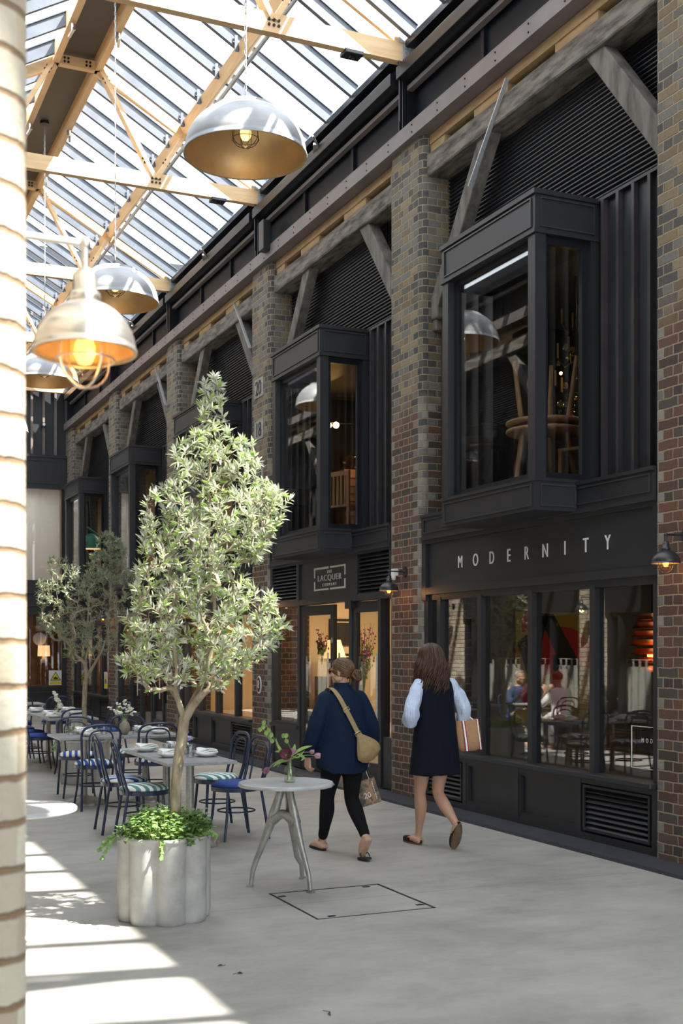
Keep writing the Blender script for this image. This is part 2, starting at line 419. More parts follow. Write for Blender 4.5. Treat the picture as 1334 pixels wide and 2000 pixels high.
# ---- brick piers
def pier_mesh(k, side='R', h=7.28, depth=.62, r=.085):
    y0, y1 = NEAR(k), FAR(k); x0, x1 = XF, XF+depth
    pts = [(x1, y0)]; us = [-(x1-x0-r) + 0]
    prof = []
    prof.append((x1, y0, (x1 - x0)))
    for i in range(7):                       # near corner, rounded
        t = PI/2*i/6
        prof.append((x0 + r - r*math.sin(t), y0 + r - r*math.cos(t), None))
    for i in range(5):                       # far corner
        t = PI/2*i/4
        prof.append((x0 + .04 - .04*math.cos(t), y1 - .04 + .04*math.sin(t), None))
    prof.append((x1, y1, None))
    # arc lengths, u = 0 at the middle of the near corner
    L = [0]
    for a, b in zip(prof, prof[1:]): L.append(L[-1] + math.hypot(a[0]-b[0], a[1]-b[1]))
    u0 = L[4]; us = [-(l-u0) for l in L]
    nz = int(h/.16); zs = [h*i/nz for i in range(nz+1)]
    rnd = random.Random(k*7+(3 if side == 'L' else 0))
    vs = []; uv = []
    for z in zs:
        cap = .03 if z > h-.05 else 0
        for i, p in enumerate(prof):
            j = .006*(noise.noise(Vector((p[0]*3, p[1]*3+k*9, z*2))))
            vs.append((p[0]+j+cap*.5, p[1]+j, z)); uv.append((us[i], z))
    n = len(prof); fs = []
    for a in range(nz):
        for i in range(n-1): fs.append((a*n+i, (a+1)*n+i, (a+1)*n+i+1, a*n+i+1))
    fs.append(tuple(nz*n+i for i in range(n)))
    fs.append(tuple(a for a in (n-1, 0, nz*n, nz*n+n-1)))
    if side == 'L': vs = [MX(v) for v in vs]; fs = [tuple(reversed(f)) for f in fs]
    me = bpy.data.meshes.new('brick_pier'); me.from_pydata(vs, [], fs); me.update()
    l = me.uv_layers.new(name='UVMap')
    for p in me.polygons:
        for li in p.loop_indices:
            vi = me.loops[li].vertex_index; l.data[li].uv = uv[vi]
        p.use_smooth = len(p.vertices) == 4
    me.materials.append(BRICK if side == 'R' else BRICKP)
    return me
desc = ['brick pier at the right edge of the photo, beside the dark shop window', 'brick pier between the two shopfronts, behind the brown-haired woman',
        'brick pier bearing painted numbers, behind the tall olive tree', 'fourth brick pier from the front, left of the blue-shaded bay with the blind',
        'fifth brick pier from the front, behind the smaller olive tree', 'farthest brick pier, against the dark end wall']
for k in range(6):
    o = link('brick_pier', pier_mesh(k)); tag(o, desc[k], 'pier', 'brick piers along the right-hand side')
    if k in (1, 2):    # corbel stones for the braces
        c = MB()
        c.box(XF+.12, XF+.36, NEAR(k)-.13, NEAR(k)+.05, 5.26, 5.52)
        c.box(XF+.14, XF+.34, NEAR(k)-.08, NEAR(k)+.05, 5.14, 5.27)
        c.build('corbel', M['oldwood2'], o, bevel=.02)
    if k == 2:
        for n_, z in (('20', 5.52), ('18', 4.90), ('16', 4.28), ('14', 3.68), ('12', 3.05), ('10', 2.44), ('8', 1.80)):
            yc = 16.66
            p = MB(); p.box(XF-.007, XF+.02, yc-.20, yc+.18, z-.13, z+.15)
            po = p.build('painted_patch', noisy('limewash', (.20, .19, .17), (.36, .34, .31), 24, .9), o)
            t = MB(); text_mb(n_, .30, .003, t, wallM(XF-.011, yc, z), .85); t.build('painted_number', M['inkblack'], po)
        p = MB(); p.prism([(16.64+.09*math.cos(a*PI/12), 1.14+.13*math.sin(a*PI/12)) for a in range(24)], XF-.012, XF+.01, 'x')
        po = p.build('number_oval', M['letter'], o)
        p = MB(); p.prism([(16.64+.07*math.cos(a*PI/12), 1.14+.11*math.sin(a*PI/12)) for a in range(24)], XF-.016, XF-.01, 'x')
        p.build('oval_ground', M['inkblack'], po)
        t = MB(); text_mb('8', .17, .002, t, wallM(XF-.019, 16.64, 1.14), .8); t.build('painted_number', M['letter'], po)
for k in range(-1, 5):
    o = link('brick_pier' if k == -1 else 'wall_left', pier_mesh(k, 'L'))
    if k == -1: o.location.x = -.036; tag(o, 'sunlit pale brick pier blurred at the left edge, nearest the camera', 'pier')
    else: o['kind'] = 'structure'

# ---- bulk of the wall behind (rooms)
def room(xf, y0, y1, z0, z1, x1, wallm, ceilm, floorm, name='wall_room'):
    a = MB(xf); t = .05
    a.box(x1, x1+t, y0, y1, z0, z1); a.box(6.42, x1, y0-t, y0, z0, z1); a.box(6.42, x1, y1, y1+t, z0, z1)
    st('wall_right' if xf is None else 'wall_left', a, wallm)
    st('ceiling', MB(xf).box(6.3, x1+t, y0-t, y1+t, z1, z1+t), ceilm)
    st('floor', MB(xf).box(6.25, x1+t, y0-t, y1+t, z0-.02, z0+.01), floorm)

# ---- generic pieces of joinery, all local to a bay starting at y0 (= far edge of the nearer pier)
LIPM = mat('panel_edge_paint', (.030, .031, .035), .35)
def moulding(mb, x, ya, yb, za, zb, w=.012, d=.012):
    """thin raised bead round a panel on a face at x looking -X"""
    for (a, b, c, e) in ((ya, yb, za, za+w), (ya, yb, zb-w, zb), (ya, ya+w, za+w, zb-w), (yb-w, yb, za+w, zb-w)):
        mb.box(x-d, x+.002, a, b, c, e)
def louvre(mb, x, ya, yb, za, zb, pitch=.062, d=.05):
    n = int(round((zb-za)/pitch))
    for i in range(n):
        z = za + (i+.5)*(zb-za)/n; t = .006
        vs = [(x, ya, z-.028), (x+d, ya, z+.020), (x+d, ya, z+.020+t), (x, ya, z-.028+t)]
        vs += [(a, yb, b) for a, _, b in vs]
        mb.add(vs, [(0, 1, 2, 3), (7, 6, 5, 4), (0, 4, 5, 1), (1, 5, 6, 2), (2, 6, 7, 3), (3, 7, 4, 0)])
def pane(xf, x, ya, yb, za, zb, parent, name='window_pane', m=None):
    return MB(xf).box(x, x+.008, ya, yb, za, zb).build(name, m or M['glass'], parent)

def shop_base(xf, root, y0, splits, kinds, x=XF+.03):
    """splits from near to far"""
    f = MB(xf)
    f.box(x, x+.10, y0, splits[-1], .03, .09); f.box(x, x+.10, y0, splits[-1], .515, .565)
    for y in splits: f.box(x-.002, x+.10, y-.035, y+.035, .03, .565)
    f.build('base_frame', M['dark'], root)
    for (ya, yb), kd in zip(zip(splits, splits[1:]), kinds):
        ya += .035; yb -= .035
        if kd == 'L':
            m = MB(xf); louvre(m, x+.01, ya+.05, yb-.05, .13, .49, .045); m.box(x+.07, x+.09, ya, yb, .09, .52)
            moulding(m, x+.01, ya+.03, yb-.03, .11, .50, .02, .01)
            m.build('vent_louvre', M['dark'], root)
        else:
            m = MB(xf); m.box(x+.035, x+.09, ya, yb, .09, .52)
            for (a, b, c, e) in ((ya, yb, .09, .125), (ya, yb, .485, .52), (ya, ya+.035, .125, .485), (yb-.035, yb, .125, .485)): m.box(x+.008, x+.04, a, b, c, e)
            p = m.build('base_panel', M['dark'], root)
            mm = MB(xf); moulding(mm, x+.03, ya+.035, yb-.035, .125, .485, .006, .008); mm.build('bead', LIPM, p)

def frieze(xf, root, y0, y1):
    m = MB(xf); m.box(XF+.0, XF+.5, y0, y1, 2.87, 3.11); m.box(XF-.02, XF+.3, y0, y1, 3.09, 3.12); m.box(XF-.012, XF+.3, y0, y1, 2.85, 2.885)
    p = m.build('frieze_board', M['dark'], root)
    mm = MB(xf); moulding(mm, XF, y0+.06, y1-.06, 2.92, 3.07); mm.build('bead', LIPM, p)

def shop_window_unit(k, side='R', label=None, sign=None, decal=False):
    y0, y1 = FAR(k), NEAR(k+1); xf = None if side == 'R' else MX
    root = empty('shopfront', (0, 0, 0), 0, label, 'shopfront') if side == 'R' else None
    if root: root['group'] = 'dark shopfronts between the piers'
    L = []
    frieze(xf, root, y0, y1)
    o = -PITCH*0
    mull = [y0+.13-.1, y0+.90, y0+1.87, y0+2.79, y1-.30, y1-.02]
    m = MB(xf)
    # sign box
    m.box(XF+.02, XF+.14, y0, y1, 2.26, 2.335); m.box(XF+.02, XF+.14, y0, y1, 2.81, 2.87)
    m.box(XF+.02, XF+.14, y0, y0+.05, 2.33, 2.82); m.box(XF+.02, XF+.14, y1-.06, y1+.06, 2.2, 2.87)
    m.box(XF+.06, XF+.16, y0, y1, 2.20, 2.27)
    for y in mull[1:-1]: m.box(XF+.05, XF+.16, y-.035, y+.035, .56, 2.22)
    m.box(XF+.04, XF+.16, y0-.02, y0+.07, .56, 2.22); m.box(XF+.04, XF+.22, y1-.07, y1+.02, .56, 2.22)
    m.box(XF+.08, XF+.16, mull[-2], y1, .56, .66)
    m.build('window_frame', M['dark'], root)
    MB(xf).box(XF-.05, XF+.18, y0, y1, .565, .61).build('sill', M['dark'], root, bevel=.008)
    sb = MB(xf).box(XF+.055, XF+.14, y0+.05, y1-.06, 2.33, 2.82).build('sign_board', M['dark'], root)
    if sign and side == 'R':
        n = len(sign)
        for i, ch in enumerate(sign):
            y = 10.77 + (8.28-10.77)*i/(n-1) + (y0-P0)
            t = MB(); text_mb(ch, .178, .004, t, wallM(XF+.05, y, 2.565), .74); t.build('letter', M['letter'], sb)
    edges = [y0+.07] + mull[1:-1] + [y1-.07]
    for a, b in zip(edges, edges[1:]): pane(xf, XF+.10, a, b, .60, 2.22, root)
    shop_base(xf, root, y0, [y0+.04, y0+1.07, y0+2.07, y0+3.05, y1], 'LPPL')
    if decal:
        t = MB(); 
        yd = y0+.20
        for (a, b, c, e) in ((yd-.3, yd+.22, .70, .705), (yd-.3, yd+.22, 1.04, 1.045), (yd+.215, yd+.22, .70, 1.045)): t.box(XF+.094, XF+.098, a, b, c, e)
        text_mb('MODERNITY', .05, .001, t, wallM(XF+.095, yd-.12, .93), .8, 2.2)
        text_mb('Stockholm', .07, .001, t, wallM(XF+.095, y1-.75, .93), .8)
        t.build('window_lettering', M['letter'], root)
    return root

def door_leaf(root, hinge, ang, width, hinge_far=True, hand=1):
    """glazed door leaf; local x runs from the hinge along the leaf"""
    d = empty('door_leaf', (0, 0, 0)); d.parent = root
    d.location = (XF+.08, hinge, 0); d.rotation_euler = (0, 0, ang)
    f = MB(); w = width
    f.box(0, .085, -.025, .025, .04, 2.25); f.box(w-.085, w, -.025, .025, .04, 2.25)
    f.box(.085, w-.085, -.025, .025, .04, .30); f.box(.085, w-.085, -.025, .025, 2.12, 2.25)
    # leaf is one part; glass and handle its sub-parts
    me = f.build('leaf_frame', M['dark'])
    me.parent = root; me.location = d.location; me.rotation_euler = d.rotation_euler
    bpy.data.objects.remove(d)
    MB().box(.085, w-.085, -.004, .004, .30, 2.12).build('glass_panel', M['glass'], me)
    for s in (-1, 1):
        h = MB(); xh = w-.045 if hand > 0 else .045
        h.tube([(xh, s*.085, .72), (xh, s*.085, 1.62)], .0125, 10)
        for z in (.84, 1.50): h.tube([(xh, s*.02, z), (xh, s*.085, z)], .009, 8)
        h.build('pull_handle', M['nickel'], me)
    lk = MB(); lk.lathe([(0, .008), (.025, .008), (.03, 0)], (0, 0, 0), 16)
    q = MB()
    for z in (1.02, 1.78): q.sphere((w-.045, -.027, z), .028, 12, 6, (.7, .25, 1.4))
    q.build('lock_escutcheon', M['nickel'], me)
    hg = MB()
    for z in (.3, 1.1, 2.0): hg.tube([(0, -.03, z-.05), (0, -.03, z+.05)], .012, 8)
    hg.build('hinge', M['steel'], me)
    return me

def shop_door_unit(k, side='R', label=None, opened=False, sign=True):
    y0, y1 = FAR(k), NEAR(k+1); xf = None if side == 'R' else MX; Y = lambda y: y - P0 - PITCH + y0
    root = empty('shopfront', (0, 0, 0), 0, label, 'shopfront') if side == 'R' else None
    if root: root['group'] = 'dark shopfronts between the piers'
    frieze(xf, root, y0, y1)
    m = MB(xf)
    m.box(XF+.02, XF+.14, y0, y1, 2.26, 2.335); m.box(XF+.02, XF+.14, y0, y1, 2.82, 2.87)
    for y in (y0+.03, Y(13.28), Y(15.18), y1-.03): m.box(XF+.02, XF+.14, y-.04, y+.04, 2.30, 2.86)
    for y in (y0+.02, Y(12.66), Y(13.49), Y(15.20), y1-.02): m.box(XF+.04, XF+.16, y-.035, y+.035, .05, 2.28)
    m.box(XF+.04, XF+.16, Y(15.2), y1, .56, .64)
    m.build('door_frame', M['dark'], root)
    for a, b in ((y0+.07, Y(13.24)), (Y(15.22), y1-.07)):
        q = MB(xf); louvre(q, XF+.03, a, b, 2.34, 2.82, .05); q.box(XF+.12, XF+.14, a, b, 2.33, 2.83); q.build('vent_louvre', M['dark'], root)
    sb = MB(xf).box(XF+.045, XF+.14, Y(13.32), Y(15.14), 2.33, 2.83).build('sign_board', M['dark'], root)
    if sign and side == 'R':
        t = MB(); yc, zc = Y(14.14), 2.585; hw, hh, w = .50, .15, .022; x0, x1 = XF+.038, XF+.047
        g = .03
        for s in (-1, 1):
            t.box(x0, x1, yc+g if s > 0 else yc-hw, yc+hw if s > 0 else yc-g, zc+hh-w, zc+hh)
            t.box(x0, x1, yc+g if s > 0 else yc-hw, yc+hw if s > 0 else yc-g, zc-hh, zc-hh+w)
            for a, b in ((zc+.02, zc+hh), (zc-hh, zc-.03)):
                y_ = yc+hw-w if s > 0 else yc-hw
                t.box(x0, x1, y_, y_+w, a, b)
        t.build('sign_border', M['letter'], sb)
        for txt, sz, z, sx in (('THE', .056, zc+.082, 1.15), ('LACQUER', .112, zc+.005, 1.42), ('COMPANY', .054, zc-.083, 1.2)):
            t = MB(); text_mb(txt, sz, .004, t, wallM(XF+.042, yc, z), sx, 1.7 if txt != 'LACQUER' else 1.12, 0, -.012); t.build('lettering', M['letter'], sb)
    pane(xf, XF+.10, Y(15.24), y1-.06, .64, 2.26, root)
    pane(xf, XF+.10, y0+.05, Y(12.62), .64, 2.26, root)
    MB(xf).box(XF+.06, XF+.14, y0+.04, Y(12.64), .05, .64).build('base_panel', M['dark'], root)
    MB(xf).box(XF+.055, XF+.14, Y(15.22), y1-.05, .05, .56).build('base_panel', M['dark'], root)
    MB(xf).box(XF+.0, XF+.16, Y(15.2), y1, .57, .615).build('sill', M['dark'], root)
    if root:
        if opened:
            door_leaf(root, Y(15.17), -PI/2+.10, .93); door_leaf(root, Y(13.46), -PI/2+.06, .78)
            MB().box(XF+.0, XF+.08, Y(13.38), Y(13.56), 2.17, 2.27).build('door_closer', M['steel'], root)
        else:
            door_leaf(root, Y(15.17), -PI/2, .83); door_leaf(root, Y(13.46), -PI/2, .78); pane(None, XF+.1, Y(13.52), Y(14.33), .1, 2.26, root)
    else: pane(xf, XF+.1, y0+.05, Y(15.17), .1, 2.26, root)
    return root

def bay_window(k, side='R', label=None):
    yb0 = FAR(k)+1.05; yb1 = yb0+1.64; X0 = 5.67; Z0, Z1 = 2.865, 5.585; xf = None if side == 'R' else MX
    root = empty('bay_window', (0, 0, 0), 0, label, 'window', 'projecting bay windows upstairs') if side == 'R' else None
    m = MB(xf)
    # head box, foot box, corner posts
    m.box(X0, 6.36, yb0, yb1, 5.25, Z1); m.box(X0, 6.3, yb0, yb1, Z0, 3.13)
    m.box(X0-.02, 6.37, yb0-.02, yb1+.02, Z1-.02, Z1+.02); m.box(X0-.012, 6.36, yb0-.012, yb1+.012, 5.235, 5.265)
    m.box(X0-.012, 6.2, yb0-.012, yb1+.012, 3.115, 3.14)
    m.box(X0+.005, X0+.115, yb0+.005, yb0+.115, 3.1, 5.27); m.box(X0+.005, X0+.115, yb1-.115, yb1-.005, 3.1, 5.27)
    m.box(6.25, 6.40, yb0+.005, yb0+.08, 3.1, 5.27); m.box(6.25, 6.40, yb1-.08, yb1-.005, 3.1, 5.27)
    m.build('box_frame', M['dark'], root)
    f = MB(xf)   # inner window frames, set back
    xa = X0+.075
    for a, b, c, e in ((yb0+.11, yb0+.17, 3.13, 5.25), (yb1-.17, yb1-.11, 3.13, 5.25), (yb0+.11, yb1-.11, 3.13, 3.20), (yb0+.11, yb1-.11, 5.18, 5.25)): f.box(xa, xa+.05, a, b, c, e)
    for ys in (yb0+.05, yb1-.10):
        for a, b, c, e in ((X0+.11, X0+.16, 3.13, 5.25), (6.19, 6.26, 3.13, 5.25), (X0+.11, 6.26, 3.13, 3.20), (X0+.11, 6.26, 5.17, 5.25)): f.box(a, b, ys, ys+.05, c, e)
    f.build('sash', M['steel'], root)
    b = MB(xf)
    moulding(b, X0, yb0+.05, yb1-.05, 5.29, 5.545); moulding(b, X0, yb0+.05, yb1-.05, 2.90, 3.09)
    for za, zb, xe in ((5.29, 5.545, 6.28), (2.90, 3.09, 6.08)):
        xs = X0+.05
        for (p, q, c, e) in ((xs, xe, za, za+.012), (xs, xe, zb-.012, zb), (xs, xs+.012, za, zb), (xe-.012, xe, za, zb)): b.box(p, q, yb0-.012, yb0+.002, c, e)
    b.build('panel_bead', LIPM, root)
    pane(xf, xa+.02, yb0+.17, yb1-.17, 3.20, 5.18, root)
    for ys in (yb0+.07, yb1-.08): MB(xf).box(X0+.16, 6.19, ys, ys+.008, 3.20, 5.17).build('window_pane', M['glass'], root)
    return root

def upper_wall(k, side='R', label=('', '')):
    y0, y1 = FAR(k), NEAR(k+1); xf = None if side == 'R' else MX
    yb0 = FAR(k)+1.05; yb1 = yb0+1.64; x = 6.35; xl = 6.47
    for n_, (a, b) in enumerate(((y0, yb0), (yb1, y1))):
        m = MB(xf).box(x, x+.06, a, b, 3.1, 5.59)
        o = m.build('board_cladding' if side == 'R' else 'wall_left', M['darkcol'])
        if side == 'R': tag(o, label[n_], 'cladding', 'dark board cladding beside the bay windows')
        else: o['kind'] = 'structure'
        q = MB(xf); n = max(1, int((b-a)/.21))
        for i in range(n):
            y = a + (i+.6)*(b-a)/n
            q.box(x-.045, x, y-.018, y+.018, 3.12, 5.575)
        bo = q.build('batten' if side == 'R' else 'wall_left', M['batten'], o if side == 'R' else None)
        if side != 'R': bo['kind'] = 'structure'
    # corrugated louvre above
    q = MB(xf); z = 5.60; p = .043
    while z < 7.02:
        vs = [(xl, y0, z-.004), (xl-.030, y0, z+.010), (xl-.030, y0, z+.022), (xl, y0, z+.030)]
        vs += [(a, y1, c) for a, _, c in vs]
        q.add(vs, [(0, 4, 5, 1), (1, 5, 6, 2), (2, 6, 7, 3)]); z += p
    q.box(xl, xl+.05, y0, y1, 5.58, 7.06); q.box(x, xl, y0, y1, 5.575, 5.59)
    if side == 'R': q.box(x-.045, x+.02, y0, yb0, 5.575, 5.60)
    o = q.build('louvred_screen' if side == 'R' else 'wall_left', M['darkcol'])
    if side == 'R': tag(o, label[2], 'screen', 'ribbed louvre screens under the old beams')
    else: o['kind'] = 'structure'

def old_frame(k, side='R', label=''):
    """the weathered beam with its braces, timber plate and blocks"""
    y0, y1 = FAR(k), NEAR(k+1); xf = None if side == 'R' else MX
    root = empty('timber_beam', (0, 0, 0), 0, label, 'beam', 'weathered beams between the piers') if side == 'R' else None
    def lk(o):
        if side != 'R': o['kind'] = 'structure'
        return o
    nb = (lambda n_: n_) if side == 'R' else (lambda n_: 'wall_left')
    m = MB(xf)
    x0, x1 = 6.17, 6.435; nseg = 14
    rg = []
    for i in range(nseg+1):
        y = y0 + (y1-y0)*i/nseg; j = lambda s_: .008*noise.noise(Vector((y*1.7, s_*5.1, k*3.3)))
        rg.append([(x0+.012+j(1), y, 6.83+j(2)), (x1, y, 6.83+j(3)), (x1, y, 7.07), (x0+.02+j(5), y, 7.07+j(6)), (x0+j(7), y, 7.05+j(8)), (x0+j(9), y, 6.845+j(10))])
    m.rings(rg, True, True, False)
    lk(m.build(nb('beam_body'), M['oldwood'], root))
    for s in (0, 1):
        b = MB(xf)
        if s == 0: b.beam((6.28, y0+1.02, 6.93), (6.28, y0-.02, 5.62), .20, .15, (1, 0, 0))
        else: b.beam((6.28, y1-1.20, 6.93), (6.30, y1-.02, 5.40), .20, .14, (1, 0, 0))
        lk(b.build(nb('brace'), M['oldwood2'], root, bevel=.012))
    if side == 'R' and k == 0:
        b = MB(); b.beam((6.155, y1-1.66, 7.17), (6.155, y1-.95, 6.38), .012, .045, (1, 0, 0)); b.build('iron_strap', M['galv'], root)
    if side == 'R' and k in (2, 3):
        b = MB(); b.beam((6.155, y0+.95, 7.12), (6.155, y0+.22, 6.25), .012, .045, (1, 0, 0)); b.build('iron_strap', M['galv'], root)
    lk(MB(xf).box(6.20, 6.48, y0+.005, y1-.005, 7.175, 7.275).build(nb('wall_plate'), M['plate'], root))
    for a, b in ((.0, .22), (.9, 1.55), (2.36, 3.0), (3.62, 3.93)):
        lk(MB(xf).box(6.215, 6.46, y0+a, y0+b, 7.065, 7.18).build(nb('packing_block'), M['plate'], root))
    st('wall_right' if side == 'R' else 'wall_left', MB(xf).box(6.525, 6.6, y0, y1, 5.6, 7.44), M['darkcol'])

# ---- right side
bay_lab = ['large bay window nearest the camera, above the long shop sign', 'bay window above the open shop doors, second from the front',
           'bay window half hidden behind the top of the tall olive tree', 'bay window with a strip of mirrored letters, second from the far end', 'farthest bay window, with the green lamp inside']
clad = ['nearest', 'second', 'third', 'fourth', 'farthest']
for k in range(5):
    bay_window(k, 'R', bay_lab[k])
    upper_wall(k, 'R', ('dark battened boarding on the near side of the %s bay window' % clad[k], 'dark battened boarding on the far side of the %s bay window' % clad[k], 'ribbed dark louvre screen above the %s bay window' % clad[k]))
    old_frame(k, 'R', 'weathered grey timber beam with braces over the %s bay' % clad[k])
shop_window_unit(0, 'R', 'shopfront with four tall panes and a widely spaced white name board', 'MODERNITY', True)
shop_door_unit(1, 'R', 'shopfront with open glazed doors and a white framed name sign', True)
shop_window_unit(2, 'R', 'shopfront behind the tall olive tree, glowing orange inside')
shop_door_unit(3, 'R', 'closed dark shopfront behind the white flowers')
shop_window_unit(4, 'R', 'farthest shopfront on the right, behind the smaller olive tree')
# ---- left side, seen mirrored in the shop glass
for k in range(-1, 5):
    y0, y1 = FAR(k), NEAR(k+1)
    upper_wall(k, 'L'); old_frame(k, 'L')
lefts = set(o.name for o in C.objects)
for k in range(-1, 5):
    shop_window_unit(k, 'L')
    if k > 0: bay_window(k, 'L')
for o in C.objects:
    if o.name not in lefts:
        o['kind'] = 'structure'; o.name = 'wall_left'
# shell behind both facades (keeps daylight to the roof only)
for xf, nm in ((None, 'wall_right'), (MX, 'wall_left')):
    s = MB(xf)
    s.box(10.6, 10.7, -4, 32, 0, 7.6)
    st(nm, s, M['darkroom'])
    st('ceiling', MB(xf).box(6.3, 10.7, -4, 32, 7.45, 7.55), M['darkroom'])
    st('floor', MB(xf).box(6.36, 10.7, -4, 32, 2.88, 3.10), M['darkroom'])
for k in range(-2, 6):
    for xf, nm in ((None, 'wall_right'), (MX, 'wall_left')):
        st(nm, MB(xf).box(6.74, 10.6, CEN(k)-.1, CEN(k)+.1, 0, 7.5), M['darkroom'])
# right side nearer than the photo's edge: plain closing wall
st('wall_right', MB().box(6.2, 6.5, -3, NEAR(0), 0, 7.5), M['dark'])
# curtains hung in the left-hand windows (mirrored in the shop glass)
for k in range(-1, 5):
    c = MB(MX); y = FAR(k)+.15; pts = []
    n = 120; y1 = NEAR(k+1)-.15
    rg = [[(6.36+.022*math.sin(i*1.05), y+(y1-y)*i/n, z) for i in range(n+1)] for z in (.64, 1.38)]
    c.rings(rg, False, False); 
    for i in range(22): c.box(6.355, 6.36, y+(y1-y)*(i+.5)/22-.02, y+(y1-y)*(i+.5)/22+.02, 1.36, 1.50)
    c.tube([(6.36, y, 1.49), (6.36, y1, 1.49)], .008, 6)
    o = c.build('cafe_curtain', M['curtain']); o['kind'] = 'structure'; o.name = 'wall_left'

# ---- clerestory, channel, gutter (right and left)
for side, xf in (('R', None), ('L', MX)):
    q = MB(xf)
    q.box(XF-.06, XF-.045, -3, 31.1, 7.285, 7.455); q.box(XF-.06, 6.25, -3, 31.1, 7.285, 7.30); q.box(XF-.06, 6.25, -3, 31.1, 7.44, 7.455)
    o = q.build('channel_beam', M['channel'])
    tag(o, 'long taupe steel channel running over the brick piers on the %s' % ('right' if side == 'R' else 'left'), 'beam')
    b = MB(xf); y = 7.0
    while y < 31:
        for z in (7.33, 7.41): b.tube([(XF-.07, y, z), (XF-.058, y, z)], .009, 6)
        y += .58
    b.build('bolt', M['steel'], o)
    q = MB(xf); q.box(6.20, 6.30, -3, 31.1, 7.45, 8.40)
    for z in (7.50, 7.93): q.box(6.17, 6.22, -3, 31.1, z, z+.05)
    k = -2.1
    y = CEN(-2)
    while y < 31:
        q.box(6.16, 6.22, y-.03, y+.03, 7.45, 8.0); y += PITCH/3
    st('wall_right' if side == 'R' else 'wall_left', q, M['night'])
    for k in range(-2, 6):
        yc = CEN(k)
        p = MB(xf); p.box(6.04, 6.20, yc-.05, yc-.035, 7.45, 8.22); p.box(6.04, 6.20, yc+.035, yc+.05, 7.45, 8.22); p.box(6.10, 6.14, yc-.04, yc+.04, 7.45, 8.22)
        p.tube([(5.98, yc-.10, 7.5), (5.98, yc-.10, 8.15), (5.99, yc-.06, 8.19), (6.02, yc, 8.20)], .012, 6)
        o = p.build('steel_post', M['steel'])
        if side == 'R' and k >= 1: tag(o, 'short black steel post under the truss end above the %s pier' % ['', 'second', 'third', 'fourth', 'fifth', 'farthest'][k], 'post', 'steel posts carrying the trusses')
        else: o['kind'] = 'structure'; o.name = 'trim_2'
        if k < 5:
            g = MB(xf); ya, yb = yc+.08, yc+PITCH-.06
            g.box(5.95, 6.14, ya, yb, 7.97, 8.11); 
            g2 = g.build('gutter_box', M['steel'], None, bevel=.006)
            h = MB(xf); h.box(6.09, 6.16, ya, yb, 7.88, 7.93); h.build('ledge', M['channel'], g2)
            if side == 'R' and k >= 0: tag(g2, 'dark box gutter at the glass edge, section above the %s bay' % clad[min(k, 4)], 'gutter', 'box gutter sections at the eaves')
            else: g2['kind'] = 'structure'; g2.name = 'trim_3'
            if side == 'R' and k >= 0:
                c = MB(); yk = ya+2.05
                c.beam((5.90, yk, 8.10), (6.0, yk+.25, 8.06), .05, .03); c.tube([(5.82, yk-.12, 8.14), (5.95, yk+.02, 8.09), (6.02, yk+.2, 8.0)], .014, 8)
                o = c.build('spotlight', M['nickel']); tag(o, 'small metal spotlight clipped to the gutter above the %s bay' % clad[min(k, 4)], 'light', 'spotlights on the gutter')
# speaker box
o = MB().box(5.93, 6.05, 16.02, 16.22, 7.38, 7.80).build('speaker', M['black'], None, bevel=.01)
tag(o, 'black box loudspeaker fixed to the channel above the numbered pier', 'speaker')

# ---- end wall
EY = 31.15
st('wall_back', MB().box(-4, 12, EY, EY+.2, 5.95, 12), M['darkcol'])
q = MB(); x = -.5
while x < 6.2: q.box(x, x+.055, EY-.07, EY, 6.6, 10.5); x += .30
o = q.build('wall_batten', noisy('lit_taupe_batten', (.13, .105, .095), (.17, .14, .125), 5, .5)); tag(o, 'row of vertical battens on the dark end wall', 'cladding')  # batten colour lightened to stand in for light falling on the end wall
o = empty('end_shopfront', (0, 0, 0), 0, 'dark two-storey front closing the far end, with the pale blind upstairs', 'shopfront')
q = MB(); q.box(-.5, 6.08, EY-.18, EY+.1, 5.80, 6.58); q.box(-.5, 6.14, EY-.2, EY, 6.55, 6.62); q.box(-.5, 6.12, EY-.2, EY, 5.76, 5.82)
q.box(-.5, 6.1, EY-.12, EY+.1, 2.55, 3.42); q.box(5.98, 6.5, EY-.1, EY+.1, 0, 5.9)
q.box(-.5, 6.1, EY-.1, EY+.1, 0, .66); q.box(-.5, 6.1, EY-.16, EY, .66, .71)
for x in (2.2, 4.0): q.box(x, x+.1, EY-.08, EY+.05, .6, 5.8)
q.build('front_frame', M['dark'], o)
for (a, c, e, g) in ((4.2, 5.9, 5.88, 6.48), (4.2, 5.9, 2.75, 3.1), (4.2, 5.9, .12, .56)):
    b = MB()
    for (p, r_, s_, t_) in ((a, c, e, e+.02), (a, c, g-.02, g), (a, a+.02, e, g), (c-.02, c, e, g)): b.box(p, r_, EY-.2, EY-.1, s_, t_)
    b.build('panel_bead', LIPM, o)
MB().box(-.5, 5.98, EY-.03, EY-.02, 3.42, 5.8).build('window_pane', M['glass'], o)
MB().box(-.5, 5.98, EY-.03, EY-.02, .7, 2.55).build('window_pane', M['glass'], o)
o = MB().box(.2, 5.96, EY+.10, EY+.11, 3.42, 5.8).build('roller_blind', M['blind']); tag(o, 'pale grey roller blind drawn down behind the upstairs end window', 'blind')
st('wall_back', MB().box(-1, 6.4, EY+3, EY+3.1, 0, 7).box(-1, 6.4, EY+.2, EY+3, 3.0, 3.1), M['oak'])
for sx in (-1, 6.4): st('wall_back', MB().box(sx, sx+.1, EY+.1, EY+3, 0, 7), M['walnut'])
st('floor', MB().box(-1, 6.4, EY, EY+3.1, -.02, .02), M['walnut'])
